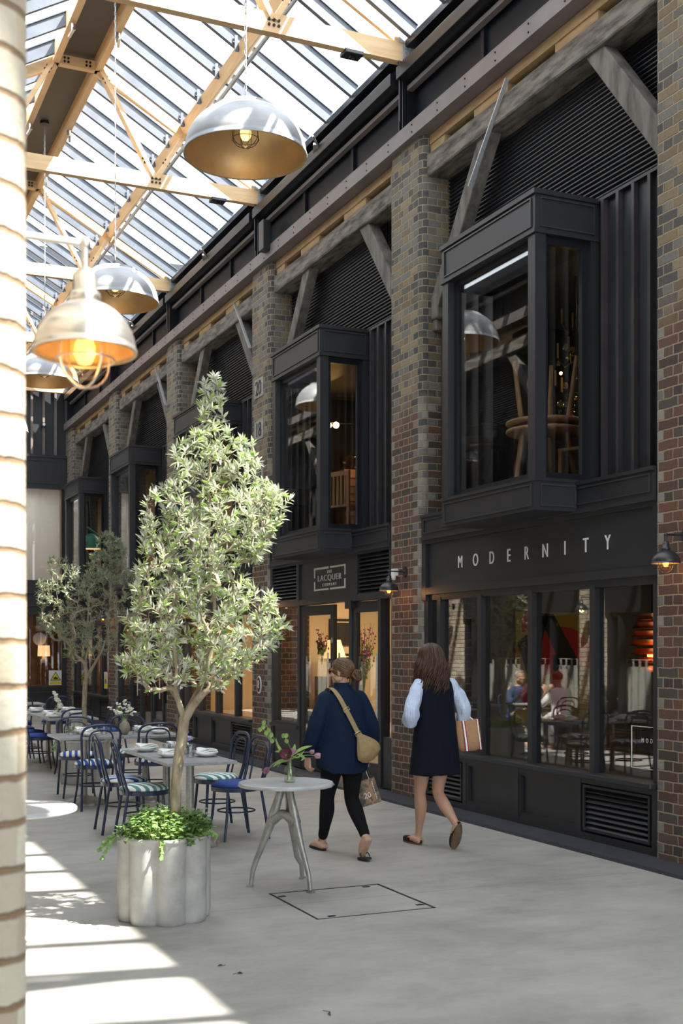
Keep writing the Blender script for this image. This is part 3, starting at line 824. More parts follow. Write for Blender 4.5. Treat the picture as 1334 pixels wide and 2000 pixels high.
# ================================================================== roof
RX = 3.40; EXR = 6.05
def roof_z(x): return 9.93 - (x-3.74)*(9.93-8.60)/(6.05-3.74)       # glazing plane, right slope
def RM(p): return (2*RX - p[0], p[1], p[2])
SP = PITCH/6
for xf in (None, RM):
    c = MB(xf); c.add([(3.3, -6, roof_z(3.3)+.05), (6.3, -6, roof_z(6.3)+.05), (6.3, -1.2, roof_z(6.3)+.05), (3.3, -1.2, roof_z(3.3)+.05)], [(0, 1, 2, 3)]); st('ceiling', c, M['darkroom'])  # unseen opaque sheets added over the near roof to shade the left pier
for side, xf in (('right', None), ('left', RM)):
    root = empty('glazed_roof_slope', (0, 0, 0), 0, '%s slope of the glazed arcade roof with grey bars' % side, 'roof')
    y = CEN(-2) - .17; ys = []
    while y < 31.1: ys.append(y); y += SP
    for y in ys:
        b = MB(xf); b.beam((3.72, y, roof_z(3.72)-.08), (EXR+.08, y, roof_z(EXR+.08)-.08), .060, .16, (0, 0, 1))
        b.beam((3.72, y, roof_z(3.72)+.012), (EXR+.1, y, roof_z(EXR+.1)+.012), .10, .014, (0, 0, 1))
        if y > 9.5 or side == 'left':
            b.build('glazing_bar', M['alu'], root)
            if y > 12 and side == 'right':
                q = MB(); z = roof_z(4.87)
                q.box(4.82, 4.86, y-.055, y-.045, z-.22, z-.02); q.box(4.80, 4.90, y-.055, y+.055, z-.115, z-.105); q.build('bracket', M['alu'], root)
        else: b.build('glazing_bar', M['alu'], root)
    for a, c in zip(ys, ys[1:]):
        g = MB(xf); z0, z1 = roof_z(3.74), roof_z(EXR+.1)
        g.add([(3.74, a+.03, z0), (EXR+.1, a+.03, z1), (EXR+.1, c-.03, z1), (3.74, c-.03, z0)], [(0, 1, 2, 3)])
        g.build('glass_panel', M['roofglass'], root)
    e = MB(xf); e.box(EXR+.02, EXR+.2, -3, 31.1, 8.36, 8.44); e.build('eaves_trim', M['steel'], root)
    p = MB(xf); p.beam((4.93, -3, 9.10), (4.93, 31.1, 9.10), .07, .16, (-.5, 0, 1))
    o = p.build('timber_purlin', M['pine']); tag(o, 'long pine purlin under the %s glass slope' % side, 'beam')
    q = MB(xf); q.tube([(5.02, -3, 8.99), (5.02, 31.1, 8.99)], .028, 10); q.build('conduit_pipe', M['galv'], o)
    r = MB(xf); r.box(3.65, 3.74, -3, 31.1, 9.70, 9.94); o = r.build('ridge_beam', M['pine']); tag(o, 'pine ridge beam on the %s side of the ridge boarding' % side, 'beam')
    c = MB(xf); 
    for yy in (13.4, 15.4, 18.6, 20.6): c.tube([(3.69, yy, 9.68), (3.69, yy, 9.60)], .03, 8).tube([(3.69, yy-.05, 9.6), (3.72, yy+.1, 9.56)], .022, 8)
    c.build('spot_fitting', M['nickel'], o)
o = MB().box(3.13, 3.67, -3, 31.1, 9.90, 9.93).build('ridge_board', mat('bronze_soffit', (.095, .085, .07), .45)); tag(o, 'dark soffit boarding between the two ridge beams', 'board')

def bolts(mb, x, y, z, n=(2, 3), d=.055, ang=0, r=.016):
    for i in range(n[0]):
        for j in range(n[1]):
            a = (j-(n[1]-1)/2)*d; b = (i-(n[0]-1)/2)*d
            dx = a*math.cos(ang)-b*math.sin(ang); dz = a*math.sin(ang)+b*math.cos(ang)
            mb.tube([(x+dx, y, z+dz), (x+dx, y-.014, z+dz)], r, 8)
tl = {1: 'second', 2: 'nearest', 3: 'middle', 4: 'fourth', 5: 'farthest'}
tlab = {1: 'roof truss nearest the camera, crossing above the big pendant lamp', 2: 'second roof truss, its tie beam passing left of the big pendant lamp', 3: 'third roof truss, seen above the second pendant lamp',
        4: 'fourth roof truss, behind the blurred foreground lamp', 5: 'farthest roof truss, against the dark end wall'}
for k in range(-2, 6):
    yc = CEN(k) - (0 if k < 5 else -.2)
    root = empty('roof_truss', (0, 0, 0), 0, tlab.get(k, 'roof truss over the near arcade, outside the photo'), 'truss', 'pine roof trusses')
    MB().box(2*RX-6.22, 6.22, yc-.05, yc+.05, 8.20, 8.41).build('tie_beam', M['pinex'], root)
    for xf in (None, RM):
        MB(xf).beam((3.70, yc, 9.72), (6.20, yc, 8.38), .05, .15, (0, 0, 1)).build('rafter', M['pinex'], root)
        MB(xf).beam((4.50, yc-.0, 8.34), (3.70, yc, 9.78), .06, .135, (0, 1, 0)).build('strut', M['pinex'], root)
        MB(xf).beam((4.52, yc+.01, 8.34), (4.93, yc, 9.02), .06, .17, (0, 1, 0)).build('strut', M['pinex'], root)
    MB().box(3.08, 3.72, yc-.05, yc+.05, 9.70, 9.83).build('collar', M['pinex'], root)
    for s in (1, -1):
        X = lambda x: x if s > 0 else 2*RX-x
        for ar in ((X(4.51), yc-.05, 8.305), (X(4.66), yc-.045, 8.58, (2, 2), .06, s*1.0), (X(4.36), yc-.045, 8.58, (2, 2), .06, s*-1.05), (X(3.80), yc-.045, 9.60, (2, 2), .06, -s*1.0), (X(3.55), yc-.05, 9.765, (2, 2), .05)):
            b = MB(); bolts(b, *ar); b.build('bolt_cluster', M['steel'], root)
    for s in (1, -1):
        g = MB(); X = lambda x: x if s > 0 else 2*RX-x
        g.cbox((X(6.12), yc-.055, 8.305), .16, .008, .15); g.cbox((X(6.07), yc-.055, 8.47), .16, .008, .13)
        bolts(g, X(6.12), yc-.056, 8.305, (3, 3), .045, 0, .011); g.build('end_plate', M['galv'], root)
    if k < 1: root['kind'] = 'structure'; root.name = 'ceiling'; del root['label']; del root['category']; del root['group']
    if k in (1, 2):
        q = MB().box(5.34, 5.56, yc-.06, yc+.10, 8.165, 8.215); q.box(5.42, 5.47, yc-.01, yc+.04, 8.15, 8.17)
        o = q.build('emergency_light', M['steel'], None, bevel=.008); tag(o, 'flat black fitting under the tie beam %s the big pendant lamp' % ('right of' if k == 1 else 'below'), 'light', 'flat black fittings under the tie beams')

# ================================================================== pendant and wall lamps
def pendant(loc, label):
    root = empty('pendant_lamp', loc, 0, label, 'lamp', 'large aluminium dome pendants')
    R0 = .515
    prof = []
    n = 18
    for i in range(n+1):
        t = i/n; a = t*PI/2
        prof.append((R0*math.cos(a)**.82 if a < PI/2 else 0, .40*math.sin(a)))
    outer = [(R0+.006, -.012), (R0+.008, 0)] + [(r, z) for r, z in prof if r > .27]
    zt = outer[-1][1]
    outer += [(.265, zt+.005), (.268, zt+.03), (.255, zt+.034), (.17, zt+.055), (.10, zt+.065)]
    zt += .065
    inner = [(max(r-.012, .02), z-.008) for r, z in prof]
    MB().lathe(outer, seg=56).build('dome_shade', M['spun'], root)
    MB().lathe(inner[:-1]+[(.0, .39)], seg=56).lathe([(R0+.004, -.012), (R0-.012, -.008)], seg=56).build('shade_lining', M['gold'], root)
    MB().lathe([(.105, zt-.004), (.105, zt+.012), (.06, zt+.03), (.035, zt+.045), (.03, zt+.075), (.012, zt+.08), (.0, zt+.08)], seg=24).build('cap', M['steel'], root)
    b = MB(); b.lathe([(0, .02), (.03, .028), (.046, .055), (.05, .085), (.04, .12), (.026, .15), (.026, .20)], seg=16); bo = b.build('bulb', M['bulbglow'], root); bo.location.z = .10
    f = MB(); f.tube([(0, 0, .065), (0, 0, .13)], .014, 8); f.build('filament', M['bulb'], bo)
    c = MB()
    for a in range(4):
        an = a*PI/4; pts = []
        for i in range(17):
            t = -PI/2 + PI*i/16 - PI/2
            pts.append((.115*math.cos(PI*i/16)*math.cos(an), .115*math.cos(PI*i/16)*math.sin(an), .09-.10*math.sin(PI*i/16)))
        pts = [(pts[0][0]*.8, pts[0][1]*.8, .26)] + pts + [(pts[-1][0]*.8, pts[-1][1]*.8, .26)]
        c.tube(pts, .0028, 6)
    c.tube([(.113*math.cos(2*PI*i/24), .113*math.sin(2*PI*i/24), .06) for i in range(24)], .0028, 6, True)
    co_ = c.build('cage', M['steel'], root); co_.location.z = .07
    w = MB(); top = 9.89-loc[2]; n = int((top-zt-.08)/.05)
    for i in range(n):       # chain of twisted links
        z = zt+.08+i*.05; s = (i % 2)
        w.tube([((.010*math.cos(a)) if s else 0, 0 if s else .010*math.cos(a), z+.025+.030*math.sin(a)) for a in [2*PI*j/8 for j in range(8)]], .0028, 5, True)
    w.tube([(.006, 0, zt+.06), (.008, .004, top)], .004, 6)
    w.build('chain', M['galv'], root)
    MB().lathe([(0, top-.035), (.07, top-.035), (.07, top), (0, top)], seg=20, smooth=False).build('ceiling_rose', M['black'], root)
    l = bpy.data.lights.new('pendant_light', 'POINT'); l.energy = 1.5; l.color = (1, .62, .28); l.shadow_soft_size = .05
    lo = bpy.data.objects.new('pendant_light', l); C.objects.link(lo); lo.parent = root; lo.location = (0, 0, .06)
    return root
YP = [9.56, 14.25, 18.94, 23.63, 28.3]
plab = ['largest aluminium dome pendant, hanging nearest the camera', 'second dome pendant, hanging just behind the blurred wall lamp', 'third dome pendant, mostly hidden below the blurred wall lamp',
        'fourth dome pendant, a sliver beside the pale brick pier', 'farthest dome pendant, hidden behind the pale brick pier']
for y, l in zip(YP, plab):
    pendant((3.38, y, 5.85), l)
pendant((3.38, 4.87, 5.85), 'dome pendant above the camera, seen only mirrored in the glass')

def wall_lamp(loc, side, metal, label, power=6, a=.205):
    """loc = rim centre height on the pier face; the arm points into the aisle"""
    root = empty('wall_lamp', loc, 0 if side == 'R' else PI, label, 'lamp', 'small domed wall lamps on the piers')
    ar = MB()
    ar.tube([(0, 0, .215), (-a, 0, .215)], .0075, 10); ar.sphere((-a, 0, .215), .014); ar.tube([(-a, 0, .215), (-a, 0, .16)], .0085, 10); ar.sphere((-.012, 0, .215), .014)
    ar.build('arm', metal, root)
    MB().tube([(0, 0, .215), (-.012, 0, .215)], .058, 24).build('wall_plate', metal, root)
    c = (-a, 0, 0)
    MB().lathe([(0, .165), (.012, .165), (.02, .158), (.026, .15), (.026, .118), (.033, .115), (.034, .100), (.028, .096)], c, 24).build('socket', metal, root)
    R0 = .108; pr = [(R0*math.cos(t*PI/2/14), .10*math.sin(t*PI/2/14)) for t in range(12)]
    MB().lathe([(R0+.003, -.004), (R0+.003, .001)]+pr+[(.03, .1)], c, 40).build('dome_shade', metal, root)
    MB().lathe([(R0+.002, -.004), (R0-.003, -.002)]+[(max(r-.004, .0), z-.004) for r, z in pr]+[(0, .094)], c, 40).build('shade_lining', M['gold'], root)
    j = MB().lathe([(.045, .05), (.045, .0), (.042, -.025), (.030, -.046), (.012, -.055), (0, -.056)], c, 20).build('glass_jar', M['lampglass'], root)
    b = MB().lathe([(0, -.028), (.014, -.024), (.022, -.008), (.022, .01), (.012, .035), (.012, .06)], c, 14).build('bulb', M['bulbglow'], root)
    MB().tube([(-a, 0, -.012), (-a, 0, .03)], .007, 6).build('filament', M['bulb'], b)
    g = MB()
    for i in range(2):
        an = i*PI/2 + .35; pts = []
        for q in range(13):
            t = PI*q/12; pts.append((-a+.062*math.cos(t)*math.cos(an), .062*math.cos(t)*math.sin(an), -.018-.055*math.sin(t)))
        pts = [(pts[0][0], pts[0][1], .05)]+pts+[(pts[-1][0], pts[-1][1], .05)]
        g.tube(pts, .0022, 6)
    g.tube([(-a+.063*math.cos(2*PI*i/24), .063*math.sin(2*PI*i/24), -.018) for i in range(24)], .0022, 6, True)
    g.build('cage', metal, root)
    l = bpy.data.lights.new('lamp_light', 'POINT'); l.energy = power; l.color = (1, .50, .16); l.shadow_soft_size = .03
    lo = bpy.data.objects.new('lamp_light', l); C.objects.link(lo); lo.parent = root; lo.location = (-a, 0, -.012)
    return root
XL = 6.5-XF
wall_lamp((XL-.036, CEN(-1)+.05, 2.32), 'L', M['nickel'], 'blurred nickel wall lamp close to the camera on the pale pier', 3, .182).scale = (1.0, 1.12, 1.08)
for k, lab in ((0, 'black wall lamp at the right edge, beside the name board'), (1, 'black wall lamp on the pier between the two name boards'), (2, 'black wall lamp half hidden by the tall olive tree'),
               (3, 'black wall lamp on the fourth pier, hidden by leaves'), (4, 'glowing wall lamp on the fifth pier, behind the smaller olive')):
    wall_lamp((XF, CEN(k), 2.32), 'R', M['black'], lab, 4)
for k, lab in ((2, 'black wall lamp on the sunlit pier mirrored beside the seated pair'), (3, 'black wall lamp on the farther sunlit pier, mirrored in the shop glass')):
    wall_lamp((XL, CEN(k), 2.32), 'L', M['black'], lab, 4)
# small camera / sensor beside the second pier's lamp
o = MB().lathe([(0, -.05), (.02, -.045), (.028, -.02), (.028, 0)], (XF-.035, CEN(1)+.22, 2.50), 14).box(XF-.05, XF, CEN(1)+.18, CEN(1)+.26, 2.50, 2.58).build('motion_sensor', M['white'])
tag(o, 'small white sensor on the brick pier beside the wall lamp', 'sensor')
o = MB().cbox((5.52, EY-.09, 7.40), .11, .08, .11).build('security_light', M['black']); tag(o, 'small round black light on the battened end wall', 'light')
MB().tube([(5.52, EY-.13, 7.4), (5.52, EY-.14, 7.4)], .035, 16).build('lens', M['white'], o)

# ================================================================== floor furniture of the aisle
o = empty('access_cover', (0, 0, 0), 0, 'square concrete-filled access cover flush in the floor, in front of the cast-legged table', 'cover')
q = MB(); a, b, c, d = 2.88, 3.71, 6.82, 7.67
for s in ((a, b, c, c+.012), (a, b, d-.012, d), (a, a+.012, c, d), (b-.012, b, c, d)): q.box(s[0], s[1], s[2], s[3], -.01, .002)
q.build('frame', M['steel'], o)
q = MB()
for (x, y) in ((a+.12, c+.05), (b-.12, d-.05), (a+.05, d-.12), (b-.05, c+.12)): q.cbox((x, y, .0015), .05, .03, .003)
q.build('lifting_key', M['steel'], o)

def interior_light(x, y, z, e, col=(1, .72, .42), size=.6):
    l = bpy.data.lights.new('interior_area_light', 'AREA'); l.energy = e; l.color = col; l.size = size
    lo = bpy.data.objects.new('interior_area_light', l); C.objects.link(lo); lo.location = (x, y, z)
# interiors: lit rooms
def lining(y0, y1, z0, z1, m, x1=9.4, ceil=None):
    st('wall_right', MB().box(x1, x1+.03, y0, y1, z0, z1).box(6.75, x1, y1-.03, y1, z0, z1).box(6.75, x1, y0, y0+.03, z0, z1), m)
    if ceil: st('ceiling', MB().box(6.40, x1, y0, y1, z1-.03, z1), ceil)
lining(CEN(1)+.1, CEN(2)-.1, 0, 2.88, M['plaster'], 9.2, M['plaster'])
lining(CEN(2)+.1, CEN(3)-.1, 0, 2.88, M['plaster'], 9.2, M['plaster'])
lining(CEN(0)+.1, CEN(1)-.1, 0, 2.88, M['greyroom'], 10.0, M['darkroom'])
lining(CEN(0)+.1, CEN(1)-.1, 3.1, 5.45, M['darkroom'], 10.0, M['greyroom'])
lining(CEN(1)+.1, CEN(2)-.1, 3.1, 5.45, M['darkroom'], 10.0, M['greyroom'])
for k in (2, 3, 4): lining(CEN(k)+.1, CEN(k+1)-.1, 3.1, 5.45, M['plaster'], 9.0, M['plaster'])
lining(CEN(4)+.1, CEN(5)-.1, 0, 2.88, M['oak'], 9.0, M['walnut'])
lining(CEN(3)+.1, CEN(4)-.1, 0, 2.88, M['walnut'], 9.0, M['walnut'])
interior_light(7.6, 14.4, 2.80, 75); interior_light(7.4, 19.0, 2.80, 95, (1, .62, .30)); interior_light(8.2, 9.8, 2.8, 10, (1, .7, .4))
interior_light(7.4, 23.5, 2.8, 22, (1, .6, .3)); interior_light(7.4, 28, 2.8, 25, (1, .6, .3)); interior_light(3, 33, 2.8, 60, (1, .6, .3)); interior_light(4.5, 32.6, 5.7, 170, (.95, .97, 1), 2.0)  # last light is added behind the end blind to brighten it
interior_light(8, 9.8, 5.38, 6); interior_light(7.8, 14.4, 5.38, 8)
for k in (2, 3, 4): interior_light(7.4, CEN(k)+2.3, 5.38, 22, (1, .80, .58))

# artwork in the first shop
o = empty('abstract_painting', (0, 0, 0), 0, 'large abstract painting in red, mustard and black inside the first shop', 'painting')
ya = CEN(1)-.165; m = MB(); m.box(7.44, 8.44, ya, ya+.03, .82, 2.10); m.build('canvas', M['mustard'], o)
def disc(mb, cx, cz, r, a0, a1, y, mi=0):
    n = 20; pts = [(cx, cz)]+[(cx+r*math.cos(a0+(a1-a0)*i/n), cz+r*math.sin(a0+(a1-a0)*i/n)) for i in range(n+1)]
    mb.prism(pts, y-.004, y+.004, 'y', mi)
m = MB(); disc(m, 8.08, 1.45, .48, R(0), R(95), ya); disc(m, 8.08, 1.45, .48, R(118), R(200), ya); m.prism([(7.92, .85), (8.12, .85), (8.16, 1.6), (7.95, 1.6)], ya-.004, ya+.004, 'y'); disc(m, 7.52, 2.0, .14, R(-90), R(60), ya); disc(m, 7.46, 1.2, .26, R(-60), R(40), ya); m.build('red_shapes', M['red'], o)
m = MB(); m.prism([(7.75, 2.08), (8.02, 1.55), (8.28, 1.2), (8.42, 1.35), (7.95, 2.08)], ya-.008, ya-.003, 'y'); m.prism([(7.46, 1.75), (7.75, 1.95), (7.62, 1.3)], ya-.008, ya-.003, 'y'); m.prism([(7.6, 2.09), (7.78, 1.72), (7.9, 2.09)], ya-.008, ya-.003, 'y'); m.build('black_shapes', M['inkblack'], o)
o = MB().box(7.25, 8.6, ya-.75, ya-.2, 0, .72).build('display_plinth', mat('taupe_laminate', (.14, .105, .07), .5)); tag(o, 'low brown display plinth below the abstract painting', 'plinth')
# tiered copper pendant
o = empty('copper_pendant', (7.55, 9.45, 1.45), 0, 'tiered copper pendant lamp glowing inside the first shop, cut off by the right pier', 'lamp')
m = MB()
for i in range(7):
    r = .10+.085*math.sin(PI*(i+.8)/8)*1.2; m.lathe([(r+.02, i*.085), (r-.035, i*.085+.06), (r-.04, i*.085+.058)], seg=24)
m.build('copper_tier', M['copper'], o); MB().sphere((0, 0, .16), .05).build('bulb', M['bulbglow'], o); MB().tube([(0, 0, .5), (0, 0, 1.35)], .006, 6).build('cord', M['black'], o)
l = bpy.data.lights.new('copper_light', 'POINT'); l.energy = 1.6; l.color = (1, .6, .3); lo = bpy.data.objects.new('copper_light', l); C.objects.link(lo); lo.location = (7.55, 9.45, 1.72)

# second shop: lamp, chest, mirrors
o = empty('table_lamp', (6.96, 15.88, 1.27), 0, 'table lamp with a cream cone shade behind the open shop door', 'lamp')
MB().lathe([(.19, .26), (.105, .53)], seg=28).lathe([(.18, .27), (.10, .52)], seg=28).build('lamp_shade', M['shade'], o)
MB().lathe([(.07, 0), (.07, .02), (.03, .05), (.045, .12), (.05, .17), (.015, .22), (.012, .30)], seg=20, cap=True).build('base', M['white'], o)
l = bpy.data.lights.new('table_light', 'POINT'); l.energy = 4; l.color = (1, .6, .28); lo = bpy.data.objects.new('table_light', l); C.objects.link(lo); lo.parent = o; lo.location = (0, 0, .6)
o = empty('chest_of_drawers', (0, 0, 0), 0, 'striped chest of drawers under the cream lamp in the open shop', 'chest')
MB().box(6.76, 7.32, 15.62, 16.1, .1, 1.27).build('body', M['oak'], o)
for i in range(6): MB().box(6.78, 7.30, 15.605, 15.62, .32+i*.15, .40+i*.15).build('drawer', M['inkblack' if i % 2 else 'red'], o)
for (x0, x1, z0, z1, lab) in ((7.14, 7.52, 1.72, 2.12, 'dark square mirror with a stepped pale border on the cream shop wall'), (7.14, 7.6, 1.12, 1.60, 'dark framed picture below the stepped mirror')):
    o = empty('framed_mirror', (0, 0, 0), 0, lab, 'mirror'); y = CEN(2)-.14
    MB().box(x0, x1, y-.03, y, z0, z1).build('frame', M['inkblack'], o)
    m = MB(); 
    for a, b, c, e in ((x0+.04, x1-.04, z1-.055, z1-.04), (x0+.04, x0+.055, z0+.04, z1-.04)): m.box(a, b, y-.035, y-.03, c, e)
    m.build('inlay', M['letter'], o)
o = empty('shop_table', (0, 0, 0), 0, 'white-clothed display table behind the side pane of the second shop', 'table')
MB().box(6.40, 6.72, 15.30, 15.98, .40, .80).build('tablecloth', M['linen'], o)
m = MB()
for i in range(9): m.box(6.39, 6.40, 15.30+i*.08, 15.34+i*.08, .40, .74)
m.build('stripe', mat('stripe_cloth', (.35, .30, .28), .9), o)
o = MB().lathe([(.10, 0), (.12, .02), (.115, .42), (.12, .44), (.10, .44)], (6.55, 12.62+PITCH*0, 0.0), 24).build('umbrella_stand', M['white']); tag(o, 'white cylindrical bin just inside the open shop door', 'bin')
# flowers behind the open door glass
def flower_sprays(loc, n, col, h, spread, rnd, name, label):
    root = empty(name, loc, 0, label, 'flowers')
    s = MB(); f = MB(); g = MB()
    for i in range(n):
        a = rnd.uniform(0, 2*PI); r = rnd.uniform(.1, 1)*spread; z = h*rnd.uniform(.55, 1)
        p = [(0, 0, 0), (r*.3*math.cos(a), r*.3*math.sin(a), z*.5), (r*math.cos(a), r*math.sin(a), z)]
        s.tube(p, .003, 5)
        for j in range(6):
            t = rnd.uniform(.55, 1); x, y, zz = p[2][0]*t, p[2][1]*t, z*t
            f.sphere((x+rnd.uniform(-.03, .03), y+rnd.uniform(-.03, .03), zz+rnd.uniform(-.02, .03)), rnd.uniform(.010, .019), 6, 4, (1, 1, .7))
            g.sphere((x*.8+rnd.uniform(-.05, .05), y*.8+rnd.uniform(-.05, .05), zz*.75), .014, 5, 3, (1, .4, 1.6))
    s.build('stem', M['stemgreen'], root); f.build('petals', col, root); g.build('leaves', M['stemgreen'], root)
    return root
flower_sprays((6.62, 15.50, 1.45), 12, M['magenta'], .50, .12, random.Random(3), 'flower_arrangement', 'magenta flowers seen through the left open shop door')
flower_sprays((6.90, 14.72, 1.0), 30, M['magenta'], 1.05, .18, random.Random(5), 'flower_arrangement', 'tall magenta flowers and foliage seen through the right open shop door')

# upstairs furniture
def round_table(loc, label, flip=False):
    o = empty('round_wooden_table', loc, 0, label, 'table')
    MB().lathe([(0, .0), (.36, .0), (.375, .015), (.37, .035), (0, .035)], seg=40).build('tabletop', M['oak'], o)
    for i in range(4):
        a = PI/4+i*PI/2; s = 1 if flip else -1
        MB().tube([(.22*math.cos(a), .22*math.sin(a), .02), (.30*math.cos(a), .30*math.sin(a), .02+s*.62)], [.028, .018], 10).build('leg', M['oak'], o)
    return o
round_table((6.42, 9.62, 3.72), 'round oak table upstairs in the nearest bay window')
round_table((6.42, 9.62, 3.80), 'upturned round oak table with its legs in the air, upstairs in the nearest bay window', True)
def slat_chair(loc, rz, label, m):
    o = empty('wooden_chair', loc, rz, label, 'chair')
    MB().box(-.22, .22, -.22, .22, .43, .46).build('seat', m, o)
    for x in (-.2, .2):
        for y in (-.2, .2): MB().box(x-.018, x+.018, y-.018, y+.018, 0, .9 if y < 0 else .43).build('leg', m, o)
    q = MB(); q.box(-.2, .2, -.21, -.19, .84, .90)
    for i in range(5): q.box(-.14+i*.07-.01, -.14+i*.07+.01, -.21, -.19, .46, .84)
    q.build('backrest', m, o)
    return o
slat_chair((6.75, 9.35, 3.1), .4, 'wooden slat-back chair beside the stacked tables upstairs', M['oak'])
slat_chair((7.3, 9.75, 3.1), 2.0, 'second wooden chair deeper inside the nearest upstairs room', M['walnut'])
o = empty('glass_chandelier', (7.05, 10.02, 3.95), 0, 'dark chandelier with candles and glass drops upstairs in the nearest bay', 'chandelier')
rn = random.Random(11)
q = MB(); q.tube([(0, 0, 0), (0, 0, 1.5)], .010, 8); arms = []
for t in range(3):
    for i in range(4):
        a = i*PI/2+t*.6; z = .35+t*.32; r = .24-.05*t
        q.tube([(0, 0, z-.05), (r*.6*math.cos(a), r*.6*math.sin(a), z-.10), (r*math.cos(a), r*math.sin(a), z)], .006, 6); arms.append((r*math.cos(a), r*math.sin(a), z))
q.build('stem', M['black'], o)
q = MB()
for p in arms: q.tube([p, (p[0], p[1], p[2]+.15)], .010, 8)
q.build('candle', mat('candle_wax', (.45, .28, .12), .6), o)
q = MB()
for i in range(26): q.sphere((rn.uniform(-.2, .2), rn.uniform(-.2, .2), rn.uniform(.0, .75)), rn.uniform(.018, .034), 10, 8, (1, 1, 1.3))
q.build('glass_drop', mat('crystal', (.9, .75, .5), .05, trans=.9, ior=1.5), o)
q = MB()
for i in range(5): q.sphere((rn.uniform(-.14, .14), rn.uniform(-.14, .14), rn.uniform(.1, .6)), .016, 8, 6)
q.build('lit_bulb', M['bulb'], o)
l = bpy.data.lights.new('chandelier_light', 'POINT'); l.energy = 9; l.color = (1, .7, .4); lo = bpy.data.objects.new('chandelier_light', l); C.objects.link(lo); lo.parent = o; lo.location = (0, 0, .4)
o = empty('chest_of_drawers', (0, 0, 0), 0, 'tall orange-brown chest with many shallow drawers upstairs in the second bay', 'chest')
MB().box(6.78, 7.25, 15.1, 15.5, 3.1, 4.16).build('body', M['oak'], o)
for i in range(9): MB().box(6.80, 7.23, 15.08, 15.10, 3.2+i*.105, 3.285+i*.105).build('drawer', M['oak'], o)
l = bpy.data.lights.new('shelf_light', 'POINT'); l.energy = 5; l.color = (1, .55, .25); l.shadow_soft_size = .05; lo = bpy.data.objects.new('shelf_light', l); C.objects.link(lo); lo.location = (7.0, 14.75, 4.35)
o = slat_chair((6.55, 14.45, 3.1), -1.2, 'wooden armchair upstairs in the second bay window', M['oak'])
o = MB().lathe([(.04, 0), (.14, .05), (.19, .14), (.20, .22), (.19, .22), (.12, .06), (0, .03)], (6.95, 15.25, 4.17), 28).build('glass_bowl', M['lampglass']); tag(o, 'speckled glass bowl on the chest of drawers upstairs', 'bowl')
o = empty('spotlight_rail', (6.9, 15.6, 4.85), 0, 'pair of lit spotlights upstairs in the second bay', 'light')
q = MB(); q.sphere((-.12, 0, 0), .035); q.sphere((-.02, 0, .01), .045); q.build('bulb', M['bulb'], o); MB().tube([(-.2, .05, .05), (.4, .05, .05)], .015, 6).build('rail', M['black'], o)
# green lamp in the farthest bay
o = empty('green_lamp', (6.02, 27.75, 4.15), 0, 'green tilted dome lamp hanging in the farthest bay window', 'lamp')
q = MB(); q.lathe([(.24, -.16), (.23, -.05), (.18, .09), (.08, .18), (0, .20)], seg=28); q.build('lamp_shade', M['green'], o, ); q = MB().lathe([(.235, -.16), (0, -.14)], seg=28); q.build('lamp_glow', M['shade'], o)
q = MB(); q.tube([(-.1, 0, .35), (.45, .0, -.05)], .02, 8); q.tube([(0, 0, .2), (-.05, 0, 1.2)], .006, 6); q.build('arm', M['green'], o)
# far end shop
o = empty('table_lamp', (5.62, EY+.45, 1.30), 0, 'lit table lamp with a drum shade in the far end window', 'lamp')
MB().lathe([(.16, .17), (.15, .45)], seg=24).build('lamp_shade', M['shade'], o)
MB().lathe([(.07, 0), (.09, .06), (.05, .12), (.03, .2)], seg=16, cap=True).build('base', M['white'], o)
o = MB().box(4.2, 5.9, EY+.35, EY+.6, 1.26, 1.30).build('shelf', M['oak']); tag(o, 'glass-front display shelf in the far end window', 'shelf')
q = MB(); q.tube([(5.53, EY+.55, 1.92), (5.53, EY+.57, 1.92)], .17, 28); o = q.build('wall_plaque', M['white']); tag(o, 'round pale plaque above the lit lamp in the far end window', 'plaque')
o = MB().box(5.45, 5.75, EY+.6, EY+.62, 2.12, 2.5).build('framed_print', M['blind']); tag(o, 'pale print hanging in the far end window', 'picture')
def warn(M4, label):
    o = empty('warning_sign', (0, 0, 0), 0, label, 'sign', 'yellow warning signs on the window glass')
    def P(mb, pts, d, m, n):
        vs = [M4 @ Vector((a, b, d)) for a, b in pts]; mb.add(vs, [tuple(range(len(pts)))]); mb.build(n, m, o)
    P(MB(), [(-.17, -.19), (.17, -.19), (.17, .19), (-.17, .19)], 0, M['white'], 'sign_sheet')
    P(MB(), [(-.15, -.17), (.15, -.17), (.15, -.09), (-.15, -.09)], .003, M['yellow'], 'caption_strip')
    P(MB(), [(-.14, -.07), (.14, -.07), (0, .16)], .003, M['inkblack'], 'triangle')
    P(MB(), [(-.11, -.052), (.11, -.052), (0, .13)], .006, M['yellow'], 'triangle_fill')
    P(MB(), [(-.05, -.04), (.06, -.04), (.05, .0), (-.01, .03), (-.06, -.01)], .009, M['inkblack'], 'pictogram')
warn(Matrix(((1, 0, 0, 5.83), (0, 0, -1, EY-.05), (0, 1, 0, .92), (0, 0, 0, 1))), 'yellow warning sign low in the far end window')
warn(wallM(XF+.09, 27.0, .95), 'yellow warning sign in the farthest right-hand shop window')
